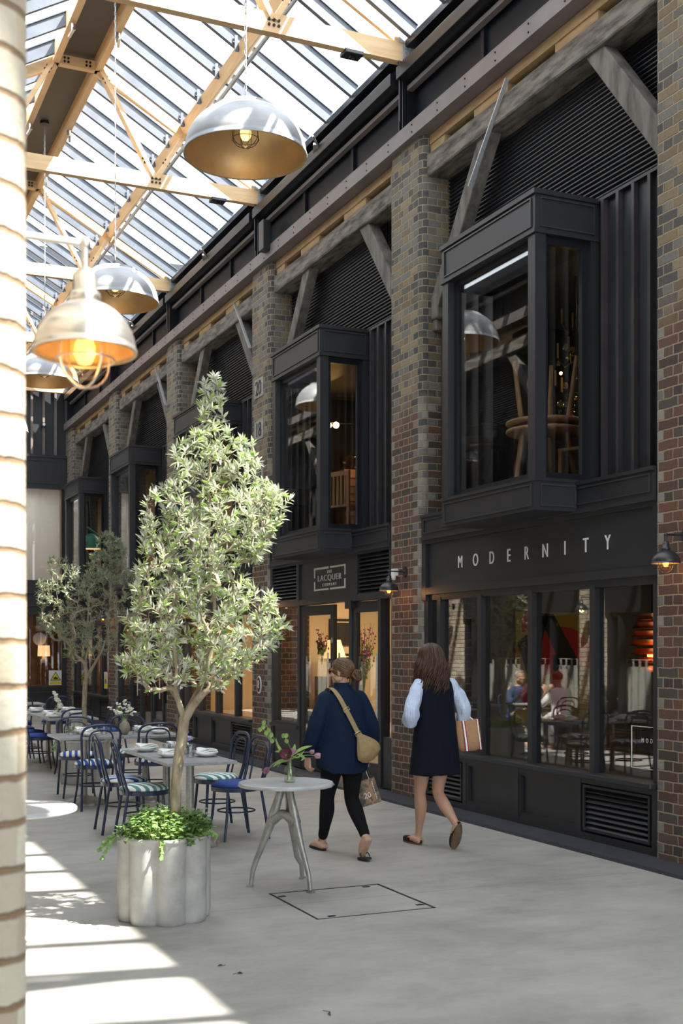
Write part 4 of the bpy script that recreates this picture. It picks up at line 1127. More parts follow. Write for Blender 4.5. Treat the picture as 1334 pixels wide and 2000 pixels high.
# ================================================================== cafe furniture
def stripes(name, c1, c2, w=.045, ang=.5):
    m = mat(name, c1, .85); k = N(m); v = k.mapping(k.coord(), (1, 1, 1), (0, 0, ang))
    s = k.n('ShaderNodeSeparateXYZ'); k.l(v, s.inputs[0])
    f = k.math('GREATER_THAN', k.math('FRACT', k.math('DIVIDE', s.outputs[0], w*2)), .5)
    k.base(k.mix(f, c1, c2)); return m
SEATS = {'blue': mat('royal_blue_velvet', (.012, .045, .22), .8),
         'bluestripe': stripes('blue_striped_fabric', (.015, .07, .33), (.78, .76, .70), .035, .35),
         'bluestripe_wide': stripes('blue_striped_fabric_wide', (.015, .08, .36), (.80, .78, .72), .032, .1),
         'green': stripes('green_striped_fabric', (.09, .24, .24), (.80, .80, .74), .032, 1.2)}
def make_chair(seat):
    root = empty('bentwood_chair', (0, 0, 0), 0, '', 'chair')
    m = M['navy']
    q = MB().lathe([(0, .462), (.205, .462), (.212, .47), (.208, .485), (.17, .503), (.09, .512), (0, .514)], seg=36); q.build('seat_cushion', SEATS[seat], root)
    MB().lathe([(.195, .425), (.213, .425), (.215, .462), (.195, .462), (.195, .425)], seg=36, smooth=False).lathe([(0, .43), (.2, .43)], seg=36).build('seat_ring', m, root)
    def hoop(hw, z0, z1, zs, y0, y1, r, low):
        pts = []
        if low:  # rear legs continue to the floor
            pts += [(-hw*.98, -.235, .0), (-hw*.93, -.205, .20)]
        pts += [(-hw*.86, y0, z0), (-hw*.96, y0+(y1-y0)*.5, z0+(zs-z0)*.55)]
        n = 14
        for i in range(n+1):
            t = PI - PI*i/n
            e = 1.0
            cx = hw*abs(math.cos(t))**.72*(1 if math.cos(t) > 0 else -1); cz = math.sin(t)**.72 if math.sin(t) > 0 else 0
            z = zs+(z1-zs)*cz; pts.append((cx, y0+(y1-y0)*min(1, (z-z0)/(z1-z0)), z))
        pts += [(hw*.96, y0+(y1-y0)*.5, z0+(zs-z0)*.55), (hw*.86, y0, z0)]
        if low: pts += [(hw*.93, -.205, .20), (hw*.98, -.235, .0)]
        return pts
    MB().tube(hoop(.205, .45, .885, .76, -.165, -.27, .0125, True), .0128, 10).build('back_hoop', m, root)
    MB().tube(hoop(.125, .45, .83, .72, -.185, -.262, .009, False), .0088, 8).build('inner_hoop', m, root)
    for s in (-1, 1):
        MB().tube([(s*.135, .135, .44), (s*.150, .152, .20), (s*.175, .185, 0)], [.0135, .0125, .0105], 10).build('leg', m, root)
    MB().tube([(.165*math.cos(2*PI*i/28), .165*math.sin(2*PI*i/28)-.01, .245) for i in range(28)], .0075, 8, True).build('foot_ring', m, root)
    return root
protos = {k: make_chair(k) for k in SEATS}
usedc = {}
def chair(x, y, rz, seat, label, group):
    p = protos[seat]
    o = place(p, usedc, (x, y, 0), rz, label, group, seat)
    return o
# rz: the chair faces local +Y
gA = 'chairs round the front pair of tables'; gB = 'chairs round the middle pair of tables'; gC = 'chairs round the back tables'
chair(3.46, 10.06, PI/2+.12, 'blue', 'navy bentwood chair with a plain royal-blue seat, right of the front table', gA)
chair(3.50, 10.72, PI/2+.05, 'green', 'navy bentwood chair with a green-striped seat, right of the front table behind the blue seat', gA)
chair(2.66, 10.14, -PI/2-.10, 'green', 'navy bentwood chair with a green-striped seat, left of the front table beside the planter', gA)
chair(2.66, 10.86, -PI/2-.05, 'bluestripe', 'navy bentwood chair with a fine blue-striped seat, left of the front table', gA)
chair(2.76, 12.55, .05, 'bluestripe_wide', 'navy bentwood chair with a bold blue-striped seat, near side of the middle table', gB)
chair(2.80, 13.62, PI-.1, 'bluestripe_wide', 'navy bentwood chair with a bold blue-striped seat, far side of the middle table', gB)
chair(3.42, 12.62, -.1, 'bluestripe', 'navy bentwood chair with a blue-striped seat tucked under the right half of the middle table', gB)
chair(3.46, 13.72, PI, 'green', 'navy bentwood chair with a green seat, behind the white flowers', gB)
chair(2.92, 16.72, -PI/2, 'blue', 'navy bentwood chair with a blue seat, nearest on the left of the back tables', gC)
chair(2.92, 17.55, -PI/2, 'blue', 'navy bentwood chair with a blue seat, second on the left of the back tables', gC)
chair(2.92, 18.4, -PI/2, 'blue', 'navy bentwood chair with a blue seat, third on the left of the back tables', gC)
chair(4.06, 17.45, PI/2, 'blue', 'navy bentwood chair seen edge-on right of the back tables, nearer one', gC)
chair(4.06, 18.35, PI/2, 'blue', 'navy bentwood chair seen edge-on right of the back tables, farther one by the olive trunk', gC)
chair(3.2, 15.95+.0, .1, 'blue', 'navy bentwood chair with a blue seat at the near end of the back tables', gC)
chair(3.15, 20.0, -.1, 'blue', 'navy bentwood chair beside the table with purple flowers', gC)
chair(3.75, 20.1, .1, 'blue', 'navy bentwood chair right of the table with purple flowers', gC)
chair(3.2, 21.9, PI, 'blue', 'navy bentwood chair behind the table with purple flowers', gC)
chair(1.15, 16.45, 0, 'blue', 'navy bentwood chair holding the person in white, mirrored in the shop glass', 'chairs mirrored in the shop glass')
chair(1.10, 17.85, PI, 'blue', 'navy bentwood chair holding the person in blue, mirrored in the shop glass', 'chairs mirrored in the shop glass')
for k, p in protos.items():
    pass

def scallop_base(mb, r, h, n=10, mi=0):
    seg = n*8; rg = []
    for (f, z) in ((1.0, 0), (1.0, .012), (.93, .028), (.72, .045), (.45, .062), (.2, .085), (.16, .10)):
        a = []
        for k in range(seg):
            t = 2*PI*k/seg; lob = 1+.035*math.cos(n*t)*(1 if f > .3 else 0)
            zz = z*h/.10 + (.010*abs(math.cos(n*t/2)) if .3 < f < .95 else 0)
            a.append((r*f*lob*math.cos(t), r*f*lob*math.sin(t), zz))
        rg.append(a)
    mb.rings(rg, True, True)
def make_table(sx, sy):
    root = empty('cafe_table', (0, 0, 0), 0, '', 'table')
    MB().box(-sx/2, sx/2, -sy/2, sy/2, .715, .742).build('tabletop', M['stone'], root, bevel=.005)
    MB().tube([(0, 0, .08), (0, 0, .70)], .034, 16).box(-.13, .13, -.025, .025, .695, .715).box(-.025, .025, -.13, .13, .695, .715).build('pedestal', M['cast'], root)
    b = MB(); scallop_base(b, .235, .10); b.build('scalloped_base', M['cast'], root)
    return root
tA = make_table(.60, .72); tB = make_table(.66, .74); usedt = {}
gt = 'grey rectangular pedestal tables'
place(tA, usedt, (2.97, 9.81, 0), 0, 'front grey cafe table, its near edge behind the planted trunk', gt, 'A')
place(tA, usedt, (2.97, 10.54, 0), 0, 'grey cafe table joined behind the front one, in line with the trunk', gt, 'A')
place(tB, usedt, (2.73, 12.93, 0), 0, 'grey cafe table with two blue-striped chairs, left half of the middle pair', gt, 'B')
place(tB, usedt, (3.40, 12.93, 0), 0, 'grey cafe table right of the stoneware vase, right half of the middle pair', gt, 'B')
for i, (y, l) in enumerate(((16.4, 'nearest grey table of the back row, holding the white flowers in a glass'), (17.15, 'second grey table of the back row'), (17.9, 'third grey table of the back row'), (20.9, 'farthest grey table, with the purple alliums'))):
    place(tB, usedt, (3.25+(0 if i < 3 else .1), y, 0), 0, l, gt, 'B')
place(tB, usedt, (1.1, 17.15, 0), 0, 'grey table between the two seated people mirrored in the shop glass', gt, 'B')

# round tables
def wavy_top(root, r, z0, z1, m, seed, amp=.006):
    q = MB(); n = 96; rnd = random.Random(seed); rg = []
    for (f, z, a) in ((0.0, z0, 0), (.985, z0, .6), (1.0, z0+.006, 1.3), (1.0, z1-.006, 1.3), (.985, z1, .8), (.95, z1, 0), (0, z1, 0)):
        rg.append([((r*f+amp*a*noise.noise(Vector((math.cos(t)*5, math.sin(t)*5, z*70+seed))))*math.cos(t), (r*f+amp*a*noise.noise(Vector((math.cos(t)*5, math.sin(t)*5, z*70+seed))))*math.sin(t), z) for t in [2*PI*k/n for k in range(n)]])
    q.rings(rg, True, False); q.build('stone_top', m, root)
o = empty('round_cafe_table', (1.12, 7.22, 0), 0, 'sunlit round pale table beside the pale brick pier, on a fluted base', 'table')
wavy_top(o, .355, .715, .742, M['marble'], 3, .002)
MB().tube([(0, 0, .08), (0, 0, .715)], .034, 16).build('pedestal', M['cast'], o)
b = MB(); scallop_base(b, .26, .10, 12); b.build('scalloped_base', M['cast'], o)
o = empty('cast_legged_table', (3.07, 7.83, 0), 0, 'round rough-edged stone table on three splayed cast legs, holding the tulips', 'table')
wavy_top(o, .335, .712, .740, M['marble'], 8, .012)
feet = [(2.845, 7.95), (3.155, 7.585), (3.295, 8.08)]
for i, (fx, fy) in enumerate(feet):
    a = math.atan2(fy-7.83, fx-3.07); L = math.hypot(fy-7.83, fx-3.07)
    d = Vector((math.cos(a), math.sin(a), 0)); nrm = Vector((-d.y, d.x, 0))
    prof = [(.03, .712, .050), (.055, .62, .046), (.085, .52, .058), (.120, .42, .050), (.165, .30, .036), (.215, .18, .031), (L*.93, .11, .029), (L-.012, .06, .027), (L-.005, .012, .026)]
    rg = []
    for r_, z, w in prof:
        c = d*r_ + Vector((0, 0, z)); t = Vector((0, 0, 1)) if z > .3 else Vector((0, 0, 1))
        ax = (d*.85+Vector((0, 0, .4))).normalized()
        rg.append([c + ax*(w*.62*math.cos(u)) + nrm*(w*.55*math.sin(u)) for u in [2*PI*k/10 for k in range(10)]])
    q = MB(); q.rings(rg, True, True)
    q.cbox((d.x*L, d.y*L, .006), .052, .034, .012, a)
    q.build('cast_leg', M['cast'], o)
q = MB()   # webs joining the legs below the stone, leaving a rounded opening
for i in range(3):
    a = [math.atan2(fy-7.83, fx-3.07) for fx, fy in (feet[i], feet[(i+1) % 3])]
    p0 = Vector((.10*math.cos(a[0]), .10*math.sin(a[0]), .47)); p1 = Vector((.10*math.cos(a[1]), .10*math.sin(a[1]), .47))
    mid = (p0+p1)/2; mid.z = .515
    q.tube([p0, p0.lerp(mid, .6)+Vector((0, 0, .01)), mid, p1.lerp(mid, .6)+Vector((0, 0, .01)), p1], [.040, .032, .028, .032, .040], 10)
q.build('web', M['cast'], o)

# ---- table settings
def make_plate():
    return tag(MB().lathe([(0, .004), (.05, .004), (.075, .014), (.092, .028), (.095, .030), (.091, .024), (.07, .010), (.045, 0), (0, 0)], seg=32).build('side_plate', M['white']), '', 'plate')
def make_napkin():
    q = MB(); n = 10
    for lay in range(3):
        rg = []
        for i in range(n+1):
            x = -.095+.19*i/n
            ring = []
            for (y, z) in ((-.058, 0), (.058, 0), (.064, .006), (.058, .012), (-.058, .012), (-.064, .006)):
                ring.append((x*(1-.06*lay), y*(1-.08*lay)+.004*math.sin(x*30+lay), z+lay*.012+.006*math.sin(x*26+y*20+lay)*(1+lay*.4)+.005))
            rg.append(ring)
        q.rings(rg, True, True)
    return tag(q.build('folded_napkin', M['linen']), '', 'napkin')
def make_glass():
    q = MB(); n = 10
    q.lathe([(.0, .008), (.027, .008), (.031, .05), (.037, .092), (.0385, .092), (.034, .05), (.031, .0), (0, 0)], seg=20)
    for k in range(n):
        t = 2*PI*k/n; q.tube([(.0312*math.cos(t), .0312*math.sin(t), .004), (.0345*math.cos(t), .0345*math.sin(t), .058)], .0022, 4)
    return tag(q.build('tumbler', M['tumbler']), '', 'glass')
P3 = {'plate': make_plate(), 'napkin': make_napkin(), 'glass': make_glass()}; up = {}
TZ = .7425
def setting(x, y, rz, lab, group='place settings'):
    place(P3['plate'], up, (x, y, TZ), 0, 'white side plate ' + lab, 'white side plates', 'plate')
    place(P3['napkin'], up, (x, y, TZ+.027), rz, 'folded napkin ' + lab, 'folded napkins', 'napkin')
def tumbler(x, y, lab): place(P3['glass'], up, (x, y, TZ), 0, 'faceted clear tumbler ' + lab, 'faceted tumblers', 'glass')
# positions on table pair A (from the photo's plates at those places)
setting(2.80, 10.62, .2, 'at the far left corner of the front table pair')
setting(2.84, 9.98, .1, 'at the near left of the front table, left of the trunk')
setting(3.15, 9.92, -.2, 'at the near right of the front table')
setting(3.12, 10.72, .3, 'at the far right of the front table pair, behind the lilac flowers')
tumbler(2.90, 10.28, 'nearest to the trunk on its left, on the front table'); tumbler(3.00, 10.50, 'behind the first tumbler, left of the trunk')
tumbler(3.00, 9.90, 'just right of the trunk on the front table'); tumbler(3.08, 10.14, 'right of the trunk below the lilac flowers')
setting(2.74, 12.70, .05, 'before the near blue-striped chair on the middle table'); setting(2.76, 13.12, .05, 'before the far blue-striped chair on the middle table')
setting(3.42, 13.12, .2, 'behind the right-hand tumbler of the middle table'); setting(3.52, 12.78, -.1, 'at the right end of the middle table')
tumbler(2.60, 13.0, 'at the left of the middle table'); tumbler(2.95, 12.95, 'behind the near chair hoop on the middle table'); tumbler(3.28, 12.88, 'right of the stoneware vase'); tumbler(3.60, 13.08, 'at the far right of the middle table')
for i, (x, y, l) in enumerate(((3.02, 16.25, 'left of the white flowers on the back row'), (3.08, 16.85, 'farther left on the back row'), (3.45, 17.0, 'right of the white flowers on the back row'), (3.5, 17.7, 'beside the olive trunk on the back row'), (3.05, 17.8, 'at the middle of the back row'))):
    setting(x, y, .2, l); tumbler(x+.12 if x < 3.3 else x-.13, y+.14, 'by the plate ' + l)
setting(1.0, 16.98, 0, 'on the mirrored table'); tumbler(1.2, 17.1, 'on the mirrored table')

# ---- vases and flowers
o = MB().lathe([(0, 0), (.03, 0), (.05, .03), (.058, .075), (.05, .12), (.026, .15), (.023, .165), (.028, .172), (.022, .170), (.02, .15), (.0, .15)], (3.14, 12.80, TZ), 28).build('stoneware_vase', M['stoneware']); tag(o, 'squat grey-brown stoneware vase on the middle table', 'vase')
def blossoms(loc, n, col, h0, h1, spread, rnd, label, stemcol='stemgreen', size=(.012, .020), up_=1.0, name='flower_bunch', per=8, base=.02):
    root = empty(name, loc, 0, label, 'flowers'); s = MB(); f = MB(); g = MB()
    for i in range(n):
        a = 2*PI*i/n + rnd.uniform(-.3, .3); r = rnd.uniform(.45, 1)*spread; z = rnd.uniform(h0, h1)
        tip = Vector((r*math.cos(a), r*math.sin(a), z)); b0 = Vector((rnd.uniform(-base, base)*.5, rnd.uniform(-base, base)*.5, -.05)); mid = Vector((tip.x*.35, tip.y*.35, z*.55))
        s.tube([b0, mid, tip], [.0022, .0018, .0014], 5)
        for j in range(per):
            t = .55+.45*j/per; p = mid.lerp(tip, (t-.5)*2) if t > .5 else mid
            c = p+Vector((rnd.uniform(-.016, .016), rnd.uniform(-.016, .016), rnd.uniform(-.012, .016)))
            for q in range(3): f.sphere(c+Vector((rnd.uniform(-.007, .007), rnd.uniform(-.007, .007), rnd.uniform(-.005, .005))), rnd.uniform(*size)*.75, 6, 4, (1, 1, .55))
        if i % 2 == 0:
            p = mid; g.add([p, p+Vector((.04*math.cos(a+1), .04*math.sin(a+1), .02)), p+Vector((.09*math.cos(a+1.2), .09*math.sin(a+1.2), .01)), p+Vector((.045*math.cos(a+1.4), .045*math.sin(a+1.4), .035))], [(0, 1, 2, 3)])
    s.build('stem', M[stemcol], root); f.build('petals', col, root)
    if g.v: g.build('leaf', M[stemcol], root)
    return root
blossoms((3.14, 12.80, TZ+.165), 8, M['petalwhite'], .07, .22, .20, random.Random(4), 'loose bunch of white flowers in the stoneware vase')
def bud_vase(loc, label):
    return tag(MB().lathe([(0, .004), (.026, .004), (.028, .05), (.012, .085), (.011, .11), (.014, .112), (.013, .085), (.030, .05), (.028, 0), (0, 0)], loc, 20).build('bud_vase', M['tumbler']), label, 'vase')
bud_vase((3.06, 10.24, TZ), 'small clear bud vase with lilac flowers, behind the trunk on the front table')
blossoms((3.06, 10.24, TZ+.10), 5, M['lilac'], .03, .14, .05, random.Random(8), 'lilac bellflowers in the small vase right of the trunk', size=(.016, .024), per=6)
bud_vase((3.10, 16.35, TZ), 'clear bud vase with white flowers on the back row')
blossoms((3.10, 16.35, TZ+.10), 6, M['petalwhite'], .05, .26, .07, random.Random(9), 'upright bunch of white flowers on the back row of tables', size=(.018, .028), per=8)
bud_vase((3.3, 20.8, TZ), 'clear bud vase with purple alliums on the farthest table')
o = empty('allium_flowers', (3.3, 20.8, TZ+.05), 0, 'two purple pompom alliums on the farthest table', 'flowers')
for (dx, dz) in ((-.07, .12), (.05, .20)):
    q = MB().tube([(0, 0, 0), (dx, 0, dz)], .004, 6); s = q.build('stem', M['stemgreen'], o); q = MB(); rr = random.Random(int(dz*100))
    for i in range(60):
        v = Vector((rr.gauss(0, 1), rr.gauss(0, 1), rr.gauss(0, 1))).normalized()*.062; q.sphere((dx+v.x, v.y, dz+v.z), .014, 5, 3)
    q.build('flower_head', M['allium'], o)
# tulips in a bottle on the round table
BV = (3.085, 7.80)
o = MB().lathe([(0, .006), (.033, .006), (.036, .012), (.036, .088), (.030, .108), (.015, .120), (.0145, .150), (.018, .153), (.018, .160), (.0165, .160), (.0165, .120), (.032, .108), (.0385, .088), (.0385, .004), (.034, 0), (0, 0)], (BV[0], BV[1], .7405), 28).build('bottle_vase', M['bottle']); tag(o, 'green-tinted glass bottle vase on the cast-legged round table', 'vase')
root = empty('tulip_bunch', (BV[0], BV[1], .74), 0, 'drooping plum tulips and leafy sprigs in the glass bottle', 'flowers')
VR = Vector((.913, -.408, 0)); VU = Vector((0, 0, 1)); VF = Vector((.408, .913, 0))
def V2(px, py, f=0): return VR*((px-550)/285.0) + VU*((1527-py)/285.0+.0) + VF*f      # sprig design space around the bottle
st_ = MB(); lf = MB()
def leafshape(mb, pts, w, nrm=None):
    """blade along pts with half width w"""
    n = len(pts); rg = []
    for i, p in enumerate(pts):
        t = i/(n-1); ww = w*math.sin(PI*min(1, .08+t*.92))**.8 if t < 1 else 0
        d = (pts[min(i+1, n-1)]-pts[max(i-1, 0)]).normalized(); a = d.cross(nrm or VF)
        if a.length < .05: a = d.cross(VU)
        a.normalize(); b = a.cross(d)
        rg.append([p-a*ww+b*ww*.25, p+b*-.0, p+a*ww+b*ww*.25])
    mb.rings(rg, False, False)
def curve(p, q, bend, n=8):
    return [p.lerp(q, i/n)+bend*math.sin(PI*i/n) for i in range(n+1)]
neck = V2(551, 1482)
stems = [(V2(508, 1499, -.03), VU*.03), (V2(546, 1470, -.04), VU*.01), (V2(560, 1464, .03), VU*.0), (V2(592, 1467, 0), VU*.02), (V2(602, 1473, -.02), VU*.015), (V2(497, 1405, .04), VR*-.01), (V2(525, 1497, .05), VU*.02)]
for t, b in stems:
    st_.tube([V2(550+random.uniform(-6, 6), 1522), neck]+curve(neck, t, b)[1:], .0022, 6)
for a_, b_, w, bd in (((548, 1482), (522, 1437), .009, VR*-.02), ((548, 1484), (516, 1497), .013, VU*.02), ((553, 1474), (596, 1454), .011, VU*.015), ((555, 1474), (580, 1462), .006, VU*-.03), ((551, 1470), (560, 1450), .012, VR*.01), ((545, 1472), (520, 1466), .010, VU*.01), ((565, 1470), (572, 1484), .010, VR*.03)):
    leafshape(lf, curve(V2(*a_), V2(*b_), bd, 9), w)
rr = random.Random(21)
for (x, y) in ((490, 1417), (497, 1412), (502, 1424), (507, 1419), (514, 1428), (516, 1439), (500, 1403), (538, 1430), (545, 1429), (542, 1441), (509, 1433)):
    p = V2(x, y, rr.uniform(-.03, .05)); q = p+VR*rr.uniform(-.015, .015)-VU*.035
    leafshape(lf, curve(p, q, VF*.004, 6), .015)
st_.tube(curve(neck, V2(541, 1440, .02), VR*.02), .0015, 5)
st_.build('stem', M['stemgreen'], root); lf.build('leaf', M['stemgreen'], root)
def tulip(c, r, axis, m, open_=1.0):
    q = MB(); axis = axis.normalized(); a = axis.orthogonal().normalized(); b = axis.cross(a)
    for k in range(6):
        t = 2*PI*k/6; d = a*math.cos(t)+b*math.sin(t); tn = axis.cross(d); rg = []
        for i in range(6):
            s = i/5; rad = r*(.25+.75*math.sin(s*PI*.55))*(open_ if s > .5 else 1)*(1 if k % 2 else .85); w = r*.75*math.sin(PI*(.12+.80*s))
            cpt = c+d*rad+axis*(r*1.7*s-r*.8)
            rg.append([cpt-tn*w+d*-w*.4, cpt, cpt+tn*w+d*-w*.4])
        q.rings(rg, False, False)
    return q.build('tulip_head', m, root)
tulip(V2(543, 1470, -.045), .038, Vector(VF)*-.9+VU*.25, M['tulip'], 1.25); tulip(V2(557, 1465, .0), .024, VU+VR*.4, M['tulippink'])
tulip(V2(504, 1502, -.02), .030, VR*-.6-VU*.5, M['tulip'], .9); tulip(V2(594, 1466, 0), .020, VR+VU*.1, M['tulippink'], .7); tulip(V2(605, 1473, -.02), .026, VR-VU*.1, M['tulippink'], .75)

# ================================================================== planters, ivy, olive trees
def scalloped_planter(loc, r, h, n, rot, label):
    root = empty('scalloped_planter', (loc[0], loc[1], 0), rot, label, 'planter', 'scalloped concrete planters')
    seg = n*14; rl = r*math.sin(PI/n)*1.04; rc = r-rl*.60
    def outline(f, z):
        pts = []
        for k in range(seg):
            t = 2*PI*k/seg
            # radius of the union of n circles of radius rl centred at rc
            tt = (t % (2*PI/n)) - PI/n
            disc = rl*rl-(rc*math.sin(tt))**2
            rad = rc*math.cos(tt)+math.sqrt(max(disc, 0))
            rad = (rad)*f; pts.append((rad*math.cos(t), rad*math.sin(t), z))
        return pts
    q = MB(); q.rings([outline(.955, .0), outline(.97, .004), outline(.985, .02), outline(1, .05), outline(1.0, h-.04), outline(1.005, h-.032), outline(1.03, h-.022), outline(1.035, h-.010), outline(1.02, h), outline(.93, h), outline(.90, h-.01), outline(.90, h-.12)], True, False)
    b = q.build('planter_body', M['planter'], root)
    MB().lathe([(0, h-.06), (r*.93, h-.07)], seg=32).build('soil', M['soil'], root)
    return root
scalloped_planter((2.035, 7.27), .252, .525, 8, .30, 'fluted pale concrete planter in the foreground, with ivy and the tall olive tree')
scalloped_planter((3.16, 14.92), .262, .54, 8, .3, 'fluted concrete planter behind the middle table')

def leafmat(name, top, tip, back, rough=.45):
    m = mat(name, top, rough, spec=.5); k = N(m)
    g = k.n('ShaderNodeNewGeometry'); at = k.n('ShaderNodeAttribute'); at.attribute_name = 'tone'
    c = k.mix(at.outputs['Fac'], top, tip); c = k.mix(g.outputs['Backfacing'], c, back)
    k.base(c)
    t = m.node_tree; tr = k.n('ShaderNodeBsdfTranslucent'); k.l(k.mix(.3, c, (.40, .5, .10)), tr.inputs[0])
    mx = k.n('ShaderNodeMixShader'); mx.inputs[0].default_value = .22
    out = [x for x in t.nodes if x.type == 'OUTPUT_MATERIAL'][0]
    k.l(k.b.outputs[0], mx.inputs[1]); k.l(tr.outputs[0], mx.inputs[2]); k.l(mx.outputs[0], out.inputs[0])
    return m
M['olive'] = leafmat('olive_leaf_sunlit', (.27, .295, .215), (.38, .54, .14), (.64, .64, .57), .27)  # sunlit copy of the leaf: tones raised for sun on the tall tree
M['oliveshade'] = leafmat('olive_leaf_shaded', (.15, .18, .12), (.22, .29, .12), (.30, .31, .25), .4)  # shaded copy of the leaf: shade put into the smaller tree's colour
M['ivy'] = leafmat('ivy_leaf', (.035, .11, .018), (.25, .46, .06), (.16, .28, .08), .5)
def leaves_object(name, leaves, parent, m):
    """leaves: (pos, dir, normal, length, width, tone)"""
    vs = []; fs = []; tone = []
    for p, d, nn, L, W, tn in leaves:
        b = len(vs); a = d.cross(nn).normalized(); nn = a.cross(d).normalized()
        for (t, w, dz) in ((0, 0, 0), (.30, .8, .0), (.62, .85, -.03), (1, 0, -.12)):
            c = p+d*(L*t)+nn*(L*dz)
            if w == 0: vs.append(c)
            else: vs += [c-a*(W*w/2)+nn*W*.15, c, c+a*(W*w/2)+nn*W*.15]
        i = b
        fs += [(i, i+2, i+1), (i, i+3, i+2), (i+1, i+2, i+5, i+4), (i+2, i+3, i+6, i+5), (i+4, i+5, i+7), (i+5, i+6, i+7)]
        tone += [tn]*8
    me = bpy.data.meshes.new(name); me.from_pydata([tuple(v) for v in vs], [], fs); me.update()
    at = me.attributes.new('tone', 'FLOAT', 'POINT'); at.data.foreach_set('value', tone)
    me.polygons.foreach_set('use_smooth', [True]*len(fs)); me.materials.append(m)
    return link(name, me, parent)
def olive_tree(base, trunk, envelope, ntarget, seed, label, lm, leafL=.052, dens=1.0, trunk_r=.033):
    """trunk: points from the soil up; envelope(rnd) gives crown points (both in world axes relative to base)"""
    rnd = random.Random(seed)
    root = empty('olive_tree', base, 0, label, 'tree', 'potted olive trees')
    nodes = []                       # pos, parent, children count
    def add(p, par): nodes.append([Vector(p), par, 0.0]); return len(nodes)-1
    ends = []
    idx = {}
    for bi, br in enumerate(trunk):
        par = None
        for i, p in enumerate(br):
            if i == 0 and bi > 0:
                par = min(range(len(nodes)), key=lambda q: (nodes[q][0]-Vector(p)).length); continue
            par = add(p, par)
    # densify
    fork = Vector(trunk[0][-1])
    targets = [envelope(rnd) for _ in range(ntarget)]
    targets.sort(key=lambda p: (p-fork).length)
    shoots = []
    for T in targets:
        best = None; bc = 1e9
        for i, (p, par, _) in enumerate(nodes):
            if p.z < fork.z-.02: continue
            v = T-p; L = v.length
            if L < .02: continue
            up_pen = max(0, (p.z-T.z+.02))*2.5
            out = L+up_pen+ .25*max(0, (p-fork).length-(T-fork).length)*2
            if out < bc: bc = out; best = i
        p = nodes[best][0]; L = (T-p).length; n = max(2, int(L/.06)); par = best; chain = []
        pd = (p-nodes[nodes[best][1]][0]).normalized() if nodes[best][1] is not None else Vector((0, 0, 1))
        c1 = p+pd*L*.35+Vector((0, 0, L*.06))
        for i in range(1, n+1):
            t = i/n; q = p*(1-t)**2+c1*2*t*(1-t)+T*t*t+Vector((rnd.uniform(-1, 1), rnd.uniform(-1, 1), rnd.uniform(-1, 1)))*.006
            par = add(q, par); chain.append(par)
        shoots.append(chain)
    # pipe model radii
    kids = [0.0]*len(nodes); haschild = [False]*len(nodes)
    for i in range(len(nodes)):
        if nodes[i][1] is not None: haschild[nodes[i][1]] = True
    area = [0.0]*len(nodes)
    for i in range(len(nodes)-1, -1, -1):
        if area[i] == 0: area[i] = 1.0
        if nodes[i][1] is not None: area[nodes[i][1]] += area[i]*(.985 if haschild[i] else 1)
    amax = area[0]
    rad = [max(.0016, trunk_r*(a/amax)**.5) for a in area]
    q = MB(); done = set()
    for i in range(len(nodes)-1, -1, -1):
        if i in done or haschild[i]: continue
        path = [i]; done.add(i); j = nodes[i][1]
        while j is not None:
            path.append(j)
            if j in done: break
            done.add(j); j = nodes[j][1]
        path.reverse()
        rr_ = [rad[a] for a in path]
        if len(path) > 1 and rr_[0] > rr_[1]*1.6: rr_[0] = rr_[1]*1.1
        q.tube([nodes[a][0] for a in path], rr_, 8 if rr_[0] > .008 else 5)
    q.build('trunk_and_branches', M['bark'], root)
    leaves = []
    for ch in shoots:
        m = len(ch)
        for ii, a in enumerate(ch):
            if nodes[a][1] is None: continue
            p0 = nodes[nodes[a][1]][0]; p1 = nodes[a][0]; d = (p1-p0).normalized()
            if (p1-fork).length < .32 or p1.z < fork.z+.14 and (p1-fork).length < .5: continue
            if ii < m*.15: continue
            k = int((5.0 if ii > m-6 else 3.2)*dens+rnd.random())
            for _ in range(k):
                sd = d.orthogonal(); sd.rotate(Matrix.Rotation(rnd.uniform(0, 2*PI), 3, d))
                for s in (1, -1):
                    ld = (d*rnd.uniform(.35, 1.1)+sd*s*rnd.uniform(.6, 1)+Vector((0, 0, rnd.uniform(-.1, .35)))).normalized()
                    nn = (Vector((0, 0, 1))+Vector((rnd.gauss(0, .7), rnd.gauss(0, .7), rnd.gauss(0, .4)))).normalized()
                    if abs(nn.dot(ld)) > .95: nn = ld.orthogonal()
                    tip = ii >= m-2
                    leaves.append((p0.lerp(p1, rnd.random()), ld, nn, leafL*rnd.uniform(.65, 1.3), leafL*rnd.uniform(.15, .24), (rnd.uniform(.5, 1) if tip and rnd.random() < .55 else rnd.random()**3*.5)))
        a = ch[-1]; d = (nodes[a][0]-nodes[nodes[a][1]][0]).normalized()
        for _ in range(4):
            ld = (d+Vector((rnd.gauss(0, .3), rnd.gauss(0, .3), rnd.gauss(0, .2)))).normalized(); leaves.append((nodes[a][0], ld, ld.orthogonal(), leafL*rnd.uniform(.6, 1), leafL*.24, rnd.uniform(.6, 1)))
    leaves_object('leaves', leaves, root, lm)
    return root
